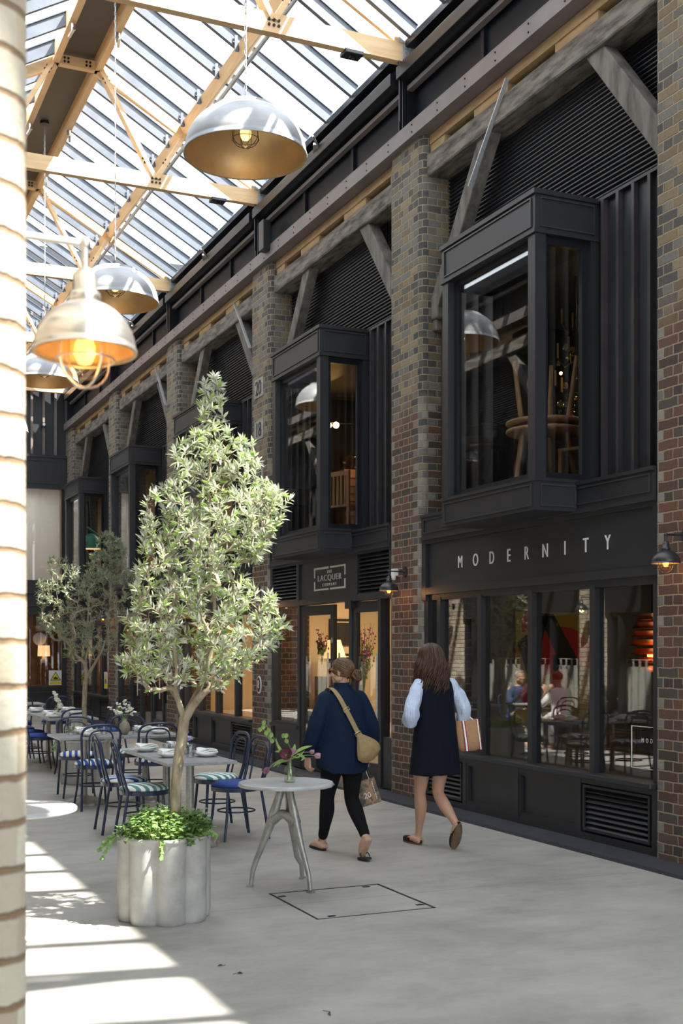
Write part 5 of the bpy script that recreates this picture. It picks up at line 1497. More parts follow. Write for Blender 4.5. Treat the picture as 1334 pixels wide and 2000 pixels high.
# crown shapes are given as half widths in the two horizontal directions by height
def crown(profile, cx=0, cy=0, skew=None):
    zs = [p[0] for p in profile]
    def f(rnd):
        while True:
            z = rnd.uniform(zs[0], zs[-1])
            for (z0, l0, r0), (z1, l1, r1) in zip(profile, profile[1:]):
                if z0 <= z <= z1:
                    t = (z-z0)/(z1-z0); l = l0+(l1-l0)*t; r = r0+(r1-r0)*t; break
            wmax = .62
            if rnd.random() > (r-l)/(2*wmax)+.05: continue
            u = rnd.uniform(-1, 1); hw = (r-l)/2; dep = math.sqrt(max(0, 1-u*u))*min(hw, .42)
            s = (l+r)/2+u*hw; dd = rnd.uniform(-1, 1)*dep
            return VR*s+VF*dd+Vector((0, 0, z))
    return f
# big tree: profile measured left/right of the pot centre, metres at the tree's depth
prof1 = [(1.42, -.16, .34), (1.62, -.30, .60), (1.80, -.25, .78), (1.98, -.22, .70), (2.12, -.17, .50), (2.3, -.16, .62), (2.45, -.13, .70), (2.6, -.10, .82), (2.72, -.02, .62), (2.82, .02, .58), (2.95, .10, .60), (3.05, .20, .38), (3.2, .22, .36), (3.34, .25, .34), (3.42, .27, .31)]
Q = lambda s, z, f=0: VR*s+VF*f+Vector((0, 0, z))
olive_tree((2.035, 7.27, 0), [[Q(.05, .44), Q(.055, .55), Q(.07, .70), Q(.075, .85), Q(.09, 1.0), Q(.11, 1.12), Q(.125, 1.24)],
                              [Q(.125, 1.24), Q(.17, 1.32, .02), Q(.215, 1.42, .02), Q(.26, 1.55, .03), Q(.29, 1.68, .02), Q(.32, 1.82), Q(.31, 2.0), Q(.28, 2.2), Q(.27, 2.5), Q(.28, 2.8), Q(.29, 3.1), Q(.29, 3.3)],
                              [Q(.125, 1.24), Q(.10, 1.32, -.02), Q(.07, 1.42, -.03), Q(.08, 1.55, -.02), Q(.05, 1.75), Q(.06, 2.0), Q(.08, 2.25)],
                              [Q(.10, 1.32, 0), Q(.03, 1.42, .05), Q(-.04, 1.52, .08), Q(-.10, 1.65, .08), Q(-.12, 1.85, .1), Q(-.08, 2.1, .1)],
                              [Q(.17, 1.32, 0), Q(.25, 1.40, -.08), Q(.36, 1.50, -.10), Q(.48, 1.60, -.08), Q(.60, 1.72, -.05)],
                              [Q(.29, 1.68, .02), Q(.36, 1.85, .06), Q(.42, 2.05, .1), Q(.5, 2.3, .1), Q(.58, 2.5, .05)]],
           crown(prof1), 780, 5, 'tall bright olive tree growing from the foreground planter', M['olive'], .060, 1.1, .034)
prof2 = [(1.50, -.18, .15), (1.70, -.34, .34), (1.9, -.48, .44), (2.1, -.58, .56), (2.3, -.60, .62), (2.5, -.58, .62), (2.62, -.50, .55), (2.78, -.44, -.22), (2.86, -.42, -.30)]
def crown2(rnd):
    if rnd.random() < .72: return crown(prof2)(rnd)
    return crown([(2.5, -.02, .62), (2.75, .05, .55), (2.95, .14, .48), (3.12, .24, .40)])(rnd)
olive_tree((3.16, 14.92, 0), [[Q(.0, .45), Q(.0, .7), Q(-.01, .95), Q(0, 1.2), Q(.02, 1.33)],
                              [Q(.02, 1.33), Q(.10, 1.45), Q(.20, 1.62), Q(.28, 1.85), Q(.32, 2.2), Q(.32, 2.6)],
                              [Q(.02, 1.33), Q(.0, 1.5), Q(.04, 1.7), Q(.03, 1.95), Q(.05, 2.3)],
                              [Q(.0, 1.45), Q(-.10, 1.58), Q(-.22, 1.75), Q(-.3, 2.0), Q(-.36, 2.4)]],
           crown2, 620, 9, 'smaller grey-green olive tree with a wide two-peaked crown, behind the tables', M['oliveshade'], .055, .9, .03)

def ivy(loc, r, z, n, seed, label, trail=True):
    root = empty('ivy_plant', (loc[0], loc[1], z), 0, label, 'plant', 'ivy in the planters'); rnd = random.Random(seed)
    vs = []; fs = []; tone = []; stm = MB()
    shape = [(0, 0), (-.32, -.12), (-.52, .22), (-.28, .36), (-.30, .72), (0, 1.08), (.30, .72), (.28, .36), (.52, .22), (.32, -.12)]
    def leaf(p, d, nn, s, tn):
        b = len(vs); a = d.cross(nn).normalized(); n2 = a.cross(d).normalized()
        for x, y in shape: vs.append(p+a*(x*s)+d*(y*s)+n2*(abs(x)*-.25*s-.12*y*y*s))
        for i in range(1, 9): fs.append((b, b+i, b+i+1))
        tone.extend([tn]*len(shape))
    for i in range(n):
        a = rnd.uniform(0, 2*PI); q = math.sqrt(rnd.random()); rr = q*r*1.08
        h = .125*(1-q**3)*rnd.uniform(.4, 1.2)+.03*rnd.random()+.035*math.sin(a*3+seed)*q+.02
        p0 = Vector((rr*.8*math.cos(a), rr*.8*math.sin(a), -.03)); p1 = Vector((rr*math.cos(a), rr*math.sin(a), h))
        stm.tube([p0, p1], .0016, 4, cap=False)
        for j in range(3):
            d = (Vector((math.cos(a+rnd.gauss(0, 1.0)), math.sin(a+rnd.gauss(0, 1.0)), rnd.uniform(-.3, .5)))).normalized()
            nn = Vector((rnd.gauss(0, .4), rnd.gauss(0, .4), 1)).normalized()
            leaf(p1+Vector((rnd.gauss(0, .02), rnd.gauss(0, .02), rnd.gauss(0, .014))), d, nn, rnd.uniform(.016, .036), rnd.random()**2.2)
    if trail:
        for (s, f, dz, ln) in ((-.29, -.12, -.10, 5), (-.31, -.08, -.06, 4), (.02, -.29, -.06, 3), (.27, -.1, .03, 2)):
            p = VR*s*.9+VF*f*.9+Vector((0, 0, .02)); e = VR*(s*1.22)+VF*f*1.1+Vector((0, 0, dz)); pts = curve(p, e, Vector((0, 0, .03)), 6); stm.tube(pts, .002, 5)
            for pt in pts[1:]:
                for j in range(3): leaf(pt, (VR*(1 if s > 0 else -1)*rnd.random()+VU*-rnd.random()+VF*-rnd.random()).normalized(), (VF*-1+VU*rnd.random()).normalized(), rnd.uniform(.020, .034), rnd.random())
    stm.build('vine_stem', M['stemgreen'], root)
    me = bpy.data.meshes.new('leaves'); me.from_pydata([tuple(v) for v in vs], [], fs); me.update()
    at = me.attributes.new('tone', 'FLOAT', 'POINT'); at.data.foreach_set('value', tone); me.materials.append(M['ivy']); link('leaves', me, root)
ivy((2.035, 7.27), .27, .50, 620, 2, 'bright green ivy spilling over the foreground planter')
ivy((3.16, 14.92), .27, .52, 260, 6, 'green ivy round the foot of the smaller olive tree')
# a few fallen leaves
rnd = random.Random(4)
for (u, x, y, lab) in ((0, 1.97, 6.02, 'small dry leaf on the floor in front of the planter'), (1, 2.18, 5.0, 'larger curled dry leaf on the bare floor near the bottom edge'), (2, 2.05, 5.83, 'tiny dry fragment beside the small dry leaf')):
    q = MB(); s = .03 if u == 1 else .018; a = u*1.3
    q.add([(x, y, .004), (x+s*math.cos(a), y+s*math.sin(a), .016), (x+2*s*math.cos(a), y+2*s*math.sin(a), .005), (x+s*math.cos(a)-s*.4*math.sin(a), y+s*math.sin(a)+s*.4*math.cos(a), .004)], [(0, 1, 2), (0, 2, 3)])
    q.tube([(x+2*s*math.cos(a), y+2*s*math.sin(a), .005), (x+3*s*math.cos(a+.3), y+3*s*math.sin(a+.3), .004)], .0015, 4)
    tag(q.build('dry_leaf', mat('dry_leaf_brown', (.06, .045, .03), .9)), lab, 'leaf', 'dry leaves on the floor')
# ================================================================== people
def skin_mat(n_, c):
    m = mat(n_, c, .5, spec=.4); k = N(m); f = k.noise(k.coord(), 14, 4)
    k.base(k.ramp(f, [(.3, tuple(v*.9 for v in c)), (.7, c)])); m.node_tree.nodes['Principled BSDF'].inputs['Subsurface Weight'].default_value = .12
    m.node_tree.nodes['Principled BSDF'].inputs['Subsurface Radius'].default_value = (.02, .008, .005); return m
M['skin'] = skin_mat('skin_light', (.50, .30, .21)); M['skin2'] = skin_mat('skin_warm', (.50, .29, .19))
def hair_mat(n_, c1, c2):
    m = mat(n_, c1, .42, spec=.5); k = N(m); v = k.mapping(k.coord(), (90, 90, 14)); f = k.noise(v, 1, 4, .7)
    k.base(k.ramp(f, [(.3, c1), (.7, c2)])); k.bump(f, .5, .003); return m
M['hair1'] = hair_mat('hair_light_brown', (.040, .018, .008), (.17, .085, .036)); M['hair2'] = hair_mat('hair_dark_brown', (.010, .004, .002), (.085, .034, .013)); M['hair3'] = hair_mat('hair_grey', (.25, .24, .22), (.5, .48, .45))
def cloth(n_, c1, c2, sc_=40, r=.9, b=.25):
    m = mat(n_, c1, r, spec=.2); k = N(m); f = k.noise(k.coord(), sc_, 5, .6); g = k.noise(k.mapping(k.coord(), (1, 1, .35)), 7, 4, .6)
    k.base(k.ramp(f, [(.3, c1), (.7, c2)])); k.bump(g, b, .03); return m
M['coat'] = cloth('indigo_wool', (.0028, .009, .027), (.0045, .0145, .040), 120, .85, .45)
M['legging'] = cloth('black_jersey', (.003, .003, .004), (.005, .005, .006), 60)
M['dress'] = cloth('navy_black_wool', (.0035, .0045, .011), (.006, .0075, .016), 90, .95, .3)
def stripe_shirt():
    m = mat('striped_shirt', (.6, .68, .8), .85); k = N(m); v = k.coord(); s = k.n('ShaderNodeSeparateXYZ'); k.l(v, s.inputs[0])
    ang = k.math('ARCTAN2', k.math('ADD', s.outputs[1], .02), k.math('SUBTRACT', k.math('ABSOLUTE', s.outputs[0]), .225))
    a = k.math('FRACT', k.math('MULTIPLY', ang, 7.5)); f = k.math('GREATER_THAN', a, .55)
    k.base(k.mix(f, (.62, .70, .84), (.40, .50, .72))); k.bump(k.noise(v, 11, 4, .6), .7, .03); return m
M['shirt'] = stripe_shirt()
M['tan'] = cloth('tan_leather', (.24, .165, .075), (.31, .22, .105), 30, .6, .5)
M['strap'] = cloth('tan_webbing', (.27, .19, .10), (.33, .24, .13), 200, .8, .1)
M['brownbag'] = cloth('tan_canvas', (.33, .185, .095), (.40, .235, .125), 60, .7, .35)
M['shoe'] = cloth('dark_suede', (.020, .009, .006), (.035, .017, .011), 60, .95, .1)
M['sole'] = cloth('worn_sole', (.10, .06, .035), (.20, .13, .08), 20, .7, .2)
M['brass'] = mat('aged_brass', (.55, .40, .20), .35, .8)

def smooth_pts(pts, sub=4):
    pts = [tuple(p) for p in pts]; out = []; n = len(pts)
    for i in range(n-1):
        p0 = pts[max(i-1, 0)]; p1 = pts[i]; p2 = pts[i+1]; p3 = pts[min(i+2, n-1)]
        for j in range(sub):
            t = j/sub; out.append(tuple(.5*((2*b)+(-a+c)*t+(2*a-5*b+4*c-d)*t*t+(-a+3*b-3*c+d)*t**3) for a, b, c, d in zip(p0, p1, p2, p3)))
    out.append(pts[-1]); return out
def limb(mb, pr, seg=16, sub=5):
    """pr: (x, y, z, r)"""
    s = smooth_pts(pr, sub); mb.tube([p[:3] for p in s], [max(p[3], .003) for p in s], seg)
    for p in (s[0], s[-1]): mb.sphere(p[:3], p[3]*.98, seg, 8)
def torso(mb, secs, seg=32, sub=4, mod=None, cap=True, pw=1.0):
    """secs: (cx, cy, z, rx, ry)"""
    s = smooth_pts(secs, sub); rg = []
    for (cx, cy, z, rx, ry) in s:
        ring = []
        for k in range(seg):
            t = 2*PI*k/seg; x, y = math.cos(t), math.sin(t)
            x = math.copysign(abs(x)**pw, x); y = math.copysign(abs(y)**pw, y); dz = mod(t, z) if mod else 0
            ring.append((cx+rx*x, cy+ry*y, z+dz))
        rg.append(ring)
    mb.rings(rg, True, cap)
def remesh(mb, name, m, parent, voxel, fold=0, fscale=(9, 9, 3), smooth=6, seed=0):
    o = mb.build(name, m, None, fix=False)
    md = o.modifiers.new('r', 'REMESH'); md.mode = 'VOXEL'; md.voxel_size = voxel; md.use_smooth_shade = True
    ms = o.modifiers.new('s', 'SMOOTH'); ms.iterations = smooth; ms.factor = .5
    bpy.context.view_layer.update()
    me = bpy.data.meshes.new_from_object(o.evaluated_get(bpy.context.evaluated_depsgraph_get()))
    old = o.data; o.modifiers.clear(); o.data = me; bpy.data.meshes.remove(old); me.name = name
    if fold:
        nr = [v.normal.copy() for v in me.vertices]
        for v, n_ in zip(me.vertices, nr):
            c = v.co; w = noise.noise(Vector((c.x*fscale[0]+seed, c.y*fscale[1], c.z*fscale[2])))+.5*noise.noise(Vector((c.x*20+seed, c.y*20, c.z*14)))
            v.co += n_*fold*w
    me.polygons.foreach_set('use_smooth', [True]*len(me.polygons)); o.parent = parent
    return o
def head(mb, c, yaw, s=1.0, pitch=0):
    """cranium, face, nose, lips, ears; faces local +Y turned by yaw"""
    rot = Matrix.Rotation(yaw, 3, 'Z') @ Matrix.Rotation(pitch, 3, 'X'); c = Vector(c)
    def P(x, y, z): return tuple(c+rot@Vector((x*s, y*s, z*s)))
    def el(x, y, z, rx, ry, rz):
        t = MB(); t.sphere((0, 0, 0), 1, 20, 14); mb.add([tuple(c+rot@Vector(((x+v[0]*rx)*s, (y+v[1]*ry)*s, (z+v[2]*rz)*s))) for v in t.v], t.f, True)
    el(0, -.008, .022, .074, .092, .085); el(0, .028, -.02, .060, .062, .075); el(0, .040, -.068, .040, .044, .036); el(0, .070, -.082, .020, .018, .018)
    for x in (-1, 1):
        el(x*.036, .060, -.018, .022, .022, .024); el(x*.074, -.005, -.008, .008, .018, .030); el(x*.030, .074, .022, .020, .012, .008); el(x*.050, .01, -.055, .022, .04, .03)
    mb.tube([P(0, .080, .018), P(0, .096, -.012), P(0, .104, -.024)], [.008*s, .010*s, .012*s], 10); el(0, .092, -.028, .016, .014, .009)
    el(0, .084, -.052, .023, .010, .006); el(0, .082, -.060, .020, .010, .007)
    return P, rot
def hand(mb, wrist, d, nrm, side, curl=.5, s=1.0, thumb=.6):
    """wrist point, direction of the hand, back-of-hand normal, side=+1 thumb towards d x nrm"""
    w = Vector(wrist); d = Vector(d).normalized(); nrm = Vector(nrm); nrm = (nrm-d*nrm.dot(d)).normalized(); a = d.cross(nrm)*side
    for t in range(9):
        f = t/8; c = w+d*(.082*s*f); wd = (.024+.014*math.sin(f*PI*.6))*s
        for j in (-1, -.33, .33, 1): mb.sphere(c+a*(wd*j*.75), .0125*s, 8, 6)
    lens = (.068, .076, .070, .054); bases = (.030, .010, -.010, -.029)
    for i in range(4):
        p = w+d*(.080*s-abs(bases[i]-.008)*.25)+a*(bases[i]*s); L = lens[i]*s; ang = 0; pts = [p-d*.01]
        dd = d
        for j, fr in enumerate((.44, .32, .24)):
            ang += curl*(1.0, 1.15, .8)[j]*(1+.12*i)
            dd = (d*math.cos(ang)-nrm*math.sin(ang)+a*(.05*(1.5-i))).normalized(); p = p+dd*L*fr; pts.append(p)
        mb.tube([tuple(q) for q in pts], [.0092*s, .0088*s, .008*s, .0068*s], 8); mb.sphere(pts[-1], .0068*s, 8, 6)
        for q in pts[1:3]: mb.sphere(q, .0086*s, 8, 6)
    p = w+d*.022*s+a*.026*s; pts = [p]
    for fr, an in ((.032, thumb), (.030, thumb*.8), (.024, thumb*.45)):
        dd = (d*math.cos(an)+a*math.sin(an)-nrm*.35).normalized(); p = p+dd*fr*s; pts.append(p)
    mb.tube([tuple(q) for q in pts], [.013*s, .0115*s, .0098*s, .0078*s], 8); mb.sphere(pts[-1], .0078*s, 8, 6)
    return w+d*.10*s-nrm*.025*s
def foot(mb, ank, heel, toe, up, s=1.0):
    """foot from heel to toe, both points on the sole"""
    h = Vector(heel); t = Vector(toe); f = (t-h); L = f.length; f.normalize(); up = Vector(up); up = (up-f*up.dot(f)).normalized(); a = f.cross(up)
    for (q, wd, ht) in ((.02, .024, .024), (.12, .027, .030), (.25, .028, .034), (.4, .030, .033), (.55, .034, .028), (.70, .038, .022), (.82, .037, .016), (.92, .030, .012)):
        c = h+f*(L*q)+up*(ht)
        for j in (-1, -.5, 0, .5, 1): mb.sphere(c+a*(wd*.62*j*s)-up*(abs(j)*.004), ht*.98*s if q < .6 else max(ht, .012)*s, 10, 8)
    for i in range(5):
        c = h+f*(L*(.97-.035*i*i*.35))+a*((-.030+.0145*i)*s)*-1+up*.010; mb.sphere(c, (.0115 if i == 0 else .0085)*s, 8, 6)
    limb(mb, [(*ank, .034*s), (*(Vector(ank)*.45+(h+f*L*.22+up*.035)*.55), .033*s), (*(h+f*L*.2+up*.03), .030*s)], 12, 3)
def ribbon(pts, nrms, w, t=.003):
    mb = MB(); rg = []
    for i, p in enumerate(pts):
        p = Vector(p); d = (Vector(pts[min(i+1, len(pts)-1)])-Vector(pts[max(i-1, 0)])).normalized(); n_ = Vector(nrms[i]); n_ = (n_-d*n_.dot(d)).normalized(); a = d.cross(n_)
        rg.append([p-a*w/2, p+a*w/2, p+a*w/2+n_*t, p-a*w/2+n_*t])
    mb.rings(rg, True, True, False); return mb

# ---------------------------------------------------------------- woman in the indigo coat
W = empty('person', (3.97, 8.87, 0), 0, 'person in a dark blue coat and black leggings walking away, hair in a low bun', 'person')
b = MB()
torso(b, [(0, 0, .80, .15, .11), (0, -.01, .88, .165, .125), (0, 0, 1.0, .13, .10), (0, 0, 1.12, .14, .105), (0, 0, 1.24, .155, .105), (0, -.005, 1.305, .13, .085), (0, 0, 1.345, .06, .06)])
limb(b, [(0, -.005, 1.31, .052), (0, .008, 1.37, .047), (0, .015, 1.43, .048)])
HP, HR = head(b, (.0, .02, 1.490), .75, .97, -.08)
LL = [(-.085, 0, .84, .098), (-.085, .04, .68, .082), (-.08, .115, .50, .058), (-.08, .13, .44, .054), (-.075, .15, .34, .056), (-.065, .235, .17, .036), (-.058, .285, .085, .032)]
RL = [(.085, 0, .84, .098), (.088, -.0, .68, .082), (.08, .0, .50, .058), (.078, -.01, .45, .054), (.075, -.10, .36, .056), (.062, -.265, .23, .036), (.058, -.315, .185, .032)]
limb(b, LL); limb(b, RL)
foot(b, (-.058, .285, .085), (-.058, .245, .018), (-.075, .465, .018), (0, 0, 1)); foot(b, (.058, -.315, .185), (.058, -.372, .165), (.050, -.262, .022), (0, 1, .75), .95)
limb(b, [(-.15, 0, 1.262, .046), (-.225, -.03, 1.15, .042), (-.262, -.03, 1.03, .038), (-.272, .03, .92, .034), (-.268, .085, .805, .025)])
limb(b, [(.15, 0, 1.262, .046), (.225, -.03, 1.15, .042), (.258, -.03, 1.04, .038), (.262, .01, .92, .034), (.250, .045, .80, .025)])
hand(b, (-.268, .088, .800), (.02, .12, -1), (-1, -.25, 0), 1, .42, 1.0, .45)
GR = hand(b, (.250, .048, .795), (-.05, .10, -1), (1, -.25, 0), -1, .85, 1.0, .6)
remesh(b, 'body', M['skin'], W, .0045, 0, smooth=3)
c = MB()
def hemw(t, z):      # curved shirt-tail hem: higher at the sides
    if z > .80: return 0
    return .085*abs(math.cos(t))**5*(.80-z)/.14
torso(c, [(0, -.0, .665, .218, .150), (0, -.0, .72, .222, .155), (0, 0, .85, .218, .158), (0, 0, 1.0, .205, .152), (0, 0, 1.15, .190, .145), (0, 0, 1.25, .182, .130), (0, -.005, 1.305, .155, .105), (0, 0, 1.345, .085, .078), (0, .002, 1.36, .06, .06)], 48, 4, hemw, True, .92)
limb(c, [(-.145, 0, 1.262, .078), (-.198, -.02, 1.16, .072), (-.250, -.03, 1.04, .070), (-.270, .015, .93, .068), (-.272, .070, .845, .052)])
limb(c, [(.145, 0, 1.262, .078), (.198, -.02, 1.16, .072), (.244, -.03, 1.04, .070), (.258, .0, .93, .066), (.252, .038, .845, .050)])
co = remesh(c, 'coat', M['coat'], W, .008, .008, (7, 7, 3.2), 4, 1)
q = MB(); torso(q, [(0, 0, 1.33, .088, .082), (0, .002, 1.365, .072, .070), (0, .006, 1.395, .066, .066), (0, .006, 1.398, .058, .058), (0, .004, 1.36, .060, .060)], 32, 3); q.build('collar', M['coat'], W)
q = MB()
for a_, z_ in (((-.271, .078, .838), (-.268, .086, .806)), ((.251, .042, .838), (.250, .048, .806))): q.tube([a_, z_], [.047, .038], 16)
q.build('cuff', M['legging'], W)
q = MB(); q.tube([(-.268+.030*math.cos(2*PI*i/18), .088+.030*math.sin(2*PI*i/18), .799+.004*math.sin(2*PI*i/18)) for i in range(18)], .004, 6, True); q.sphere((-.298, .082, .798), .013, 10, 6, (.4, 1, 1)); q.build('wristwatch', M['brass'], W)
l = MB(); grow = lambda P_, g, n_: [(x, y, z, r+g) for x, y, z, r in P_[:n_]]
limb(l, grow(LL, .006, 6)); limb(l, grow(RL, .006, 6)); torso(l, [(0, 0, .76, .155, .12), (0, -.01, .86, .175, .135), (0, 0, .98, .14, .11)])
limb(l, [(-.068, .215, .20, .046), (-.062, .262, .125, .041)], 16); limb(l, [(.066, -.23, .26, .046), (.060, -.292, .208, .041)], 16)
remesh(l, 'leggings', M['legging'], W, .007, .002, smooth=4)
# hair swept back into a bun
def hp(x, y, z): return Vector(HP(x, y, z))
t_ = MB(); t_.sphere((0, 0, 0), 1, 24, 16)
base = [hp(v[0]*.081, -.014+v[1]*.098, .026+v[2]*.091) for v in t_.v]
hb2 = MB(); keep = [f for f in t_.f if all((t_.v[i][1] < .50 and t_.v[i][2] > -.62 and not (t_.v[i][1] > .05 and t_.v[i][2] < -.05)) or t_.v[i][2] > .62 for i in f)]
hb2.add(base, keep, True)
bun = hp(.0, -.118, -.040); rn = random.Random(5)
for i in range(150):
    az = rn.uniform(0, 2*PI); u0 = rn.uniform(.0, 1)
    th = rn.uniform(-1.15, 1.15)*PI/1; fx = math.sin(th*.9)
    # start on the hairline, run over the skull to the bun
    a0 = rn.uniform(-PI*.52, PI*.52); el0 = rn.uniform(-.15, 1.35)
    s0 = Vector((math.sin(a0)*math.cos(el0)*.083, math.cos(a0)*math.cos(el0)*.060-.014+.02*math.sin(el0), math.sin(el0)*.093+.026))
    e0 = Vector((rn.uniform(-.02, .02), -.105, -.035+rn.uniform(-.02, .02)))
    pts = []
    for j in range(9):
        t = j/8; p = s0.lerp(e0, t); cc = Vector((0, -.014, .022)); v = p-cc; e = Vector((v.x/.083, v.y/.100, v.z/.093)); k_ = max(1.0, 1.012/max(e.length, .2)) if t < .93 else 1
        p = cc+v*k_; pts.append(hp(*p))
    hb2.tube(pts, [.0048]*7+[.004, .003], 5)
for i in range(46):
    a0 = rn.uniform(0, 2*PI); ctr = Vector(bun)+HR@Vector((rn.choice((-.020, .020)), -.008, rn.uniform(-.012, .008))); pts = []
    ax = rn.uniform(.020, .031)
    for j in range(12):
        t = a0+j*.5; pts.append(ctr+HR@Vector((math.cos(t)*ax*.85, -.012+.020*math.sin(t*1.3+i), math.sin(t)*ax*1.25)))
    hb2.tube(pts, .0055, 5)
hb2.sphere(bun, .030, 14, 10, (1.2, .8, 1.05))
for i in range(10):   # loose ends at the nape
    p = hp(rn.uniform(-.03, .03), -.085, -.06); hb2.tube([p, p+Vector((rn.uniform(-.01, .01), -.01, -.03)), p+Vector((rn.uniform(-.02, .02), -.006, -.055))], [.004, .003, .001], 5)
hb2.build('hair', M['hair1'], W)
g = MB()
for s_ in (-1, 1):
    g.tube([tuple(hp(s_*.070, -.02, .022)), tuple(hp(s_*.074, .05, .020)), tuple(hp(s_*.066, .088, .018))], .0028, 6)
    g.tube([tuple(hp(s_*.036+.026*math.cos(2*PI*i/16), .094, .012+.021*math.sin(2*PI*i/16))) for i in range(16)], .0035, 6, True)
g.tube([tuple(hp(-.012, .098, .016)), tuple(hp(.012, .098, .016))], .003, 6)
go = g.build('sunglasses', mat('tortoiseshell', (.30, .12, .03), .25), W)
g = MB()
for s_ in (-1, 1): g.add([tuple(hp(s_*.036+.025*math.cos(2*PI*i/16), .094, .012+.020*math.sin(2*PI*i/16))) for i in range(16)], [tuple(range(16))])
g.build('dark_lens', mat('smoked_lens', (.02, .012, .008), .1), go)
q = MB()
def flipflop(heel, toe, up, w=.042, name='flip_flop', thick=.016):
    h_ = Vector(heel); t = Vector(toe); f = t-h_; L = f.length; f.normalize(); up = Vector(up); up = (up-f*up.dot(f)).normalized(); a = f.cross(up); mb = MB(); out = []
    for i in range(24):
        an = 2*PI*i/24; y = .5+.54*math.sin(an); wd = w*(.86+.18*y); out.append(h_+f*(L*y)+a*(wd*math.cos(an)*abs(math.cos(an))**-.25 if abs(math.cos(an)) > .05 else 0))
    mb.rings([[p-up*thick for p in out], [p for p in out]], True, True, False)
    o_ = mb.build(name, M['rubber'], W)
    c0 = h_+f*L*.72+up*.032; m2 = MB()
    for s_ in (-1, 1): m2.tube([tuple(h_+f*L*.40+a*s_*w*.9+up*.004), tuple(h_+f*L*.52+a*s_*w*.78+up*.032), tuple(c0+a*s_*.008), tuple(h_+f*L*.80+up*.02)], .0045, 6)
    m2.build('thong_strap', M['rubber'], o_)
flipflop((-.058, .238, .017), (-.077, .472, .017), (0, 0, 1)); flipflop((.060, -.378, .035), (.048, -.235, .018), (0, .1, 1), .045)
# cross-body bag
BG = empty('crossbody_bag', (3.97, 8.87, 0), 0, 'tan gathered leather bag slung across the back of the dark blue coat', 'bag')
sp = [(-.075, .135, 1.16), (-.105, .09, 1.30), (-.118, .03, 1.352), (-.110, -.045, 1.350), (-.085, -.115, 1.29), (-.045, -.150, 1.20), (.005, -.166, 1.10), (.055, -.176, 1.0)]
sn = [(0, 1, .3), (0, .6, .8), (0, .2, 1), (0, -.5, 1), (0, -1, .5), (0, -1, .15), (0, -1, .05), (0, -1, 0)]
spp = smooth_pts(sp, 4); snn = smooth_pts(sn, 4); ribbon(spp, snn, .038, .004).build('strap', M['strap'], BG)
dS = (Vector(sp[-1])-Vector(sp[-2])).normalized()
def buckle(c, d, n_):
    c = Vector(c); d = Vector(d).normalized(); n_ = Vector(n_); a = d.cross(n_).normalized(); w, hh = .026, .013
    return MB().tube([c+a*w+d*hh, c+a*w-d*hh, c-a*w-d*hh, c-a*w+d*hh], .0035, 6, True)
buckle(Vector(sp[5])+Vector((.008, -.006, -.01)), dS, (0, -1, 0)).build('buckle', M['brass'], BG); buckle(Vector(sp[-1])+Vector((0, -.004, -.005)), dS, (0, -1, 0)).build('buckle', M['brass'], BG)
bb = MB(); axis0 = Vector((.055, -.180, .995)); ax1 = Vector((.150, -.205, .775)); n = 14; rg = []
d_ = (ax1-axis0).normalized(); a_ = d_.cross(Vector((0, -1, 0))).normalized(); n_ = a_.cross(d_)
for i in range(n+1):
    t = i/n; w_ = .018+.088*math.sin(min(1, t*1.12)*PI*.62)**1.25 if t < .82 else .099*math.sqrt(max(0, 1-((t-.72)/.30)**2))
    dp = w_*.50; ring = []
    for k in range(40):
        an = 2*PI*k/40; fld = 1+.05*math.cos(an*9)*(1-t)**.8
        off = a_*(-.022*math.sin(t*PI))
        ring.append(axis0.lerp(ax1, t)+off+a_*(w_*math.cos(an)*fld)+n_*(dp*math.sin(an)*fld)+Vector((0, -.012, 0))*math.sin(t*PI))
    rg.append(ring)
bb.rings(rg, True, True); bb.build('bag_body', M['tan'], BG)
# printed paper carrier
PBm = mat('printed_paper', (.05, .045, .03), .35); k_ = N(PBm); f_ = k_.noise(k_.coord(), 11, 5, .6)
k_.base(k_.ramp(f_, [(.42, (.028, .026, .016)), (.52, (.20, .12, .055)), (.58, (.34, .20, .09)), (.66, (.05, .04, .02))]))
PB = empty('paper_carrier_bag', (0, 0, 0), 0, 'small dark printed paper carrier bag held by the person in the blue coat', 'bag')
hw_ = Vector((3.97, 8.87, 0))+GR
cB = Vector((3.97, 8.87, 0))+Vector((.27, .06, .485)); e1 = (VR*.95+VU*.30).normalized(); e2 = (VU*.95-VR*.30).normalized(); e3 = e1.cross(e2)
cB = hw_+VR*.035+VU*-.205+VF*.0
def bx3(mb, c, a, b_, c3, x, y, z):
    vs = [c+a*(i*x)+b_*(j*y)+c3*(k*z) for k in (-1, 1) for j in (-1, 1) for i in (-1, 1)]; mb.add(vs, [(0, 2, 3, 1), (4, 5, 7, 6), (0, 1, 5, 4), (2, 6, 7, 3), (0, 4, 6, 2), (1, 3, 7, 5)])
q = MB(); bx3(q, cB, e1, e2, e3, .085, .103, .030); pbo = q.build('bag_body', PBm, PB)
Mx = Matrix(((e1.x, e2.x, e3.x, 0), (e1.y, e2.y, e3.y, 0), (e1.z, e2.z, e3.z, 0), (0, 0, 0, 1)))
def tx(s, x, y, sz, rot=0, bold=0):
    t = MB(); mm = Matrix.Translation(cB+e1*x+e2*y+e3*.0315) @ Mx @ Matrix.Rotation(rot, 4, 'Z'); text_mb(s, sz, .0006, t, mm); return t
t = tx('20', -.012, -.022, .062); t.build('printed_text', M['letter'], pbo)
t = MB(); 
for i in range(11): bx3(t, cB+e1*.055+e2*(.075-i*.014)+e3*.0312, e1, e2, e3, .003+.001*(i % 2), .004, .0005)
t.build('printed_strip', M['letter'], pbo)
q = MB()
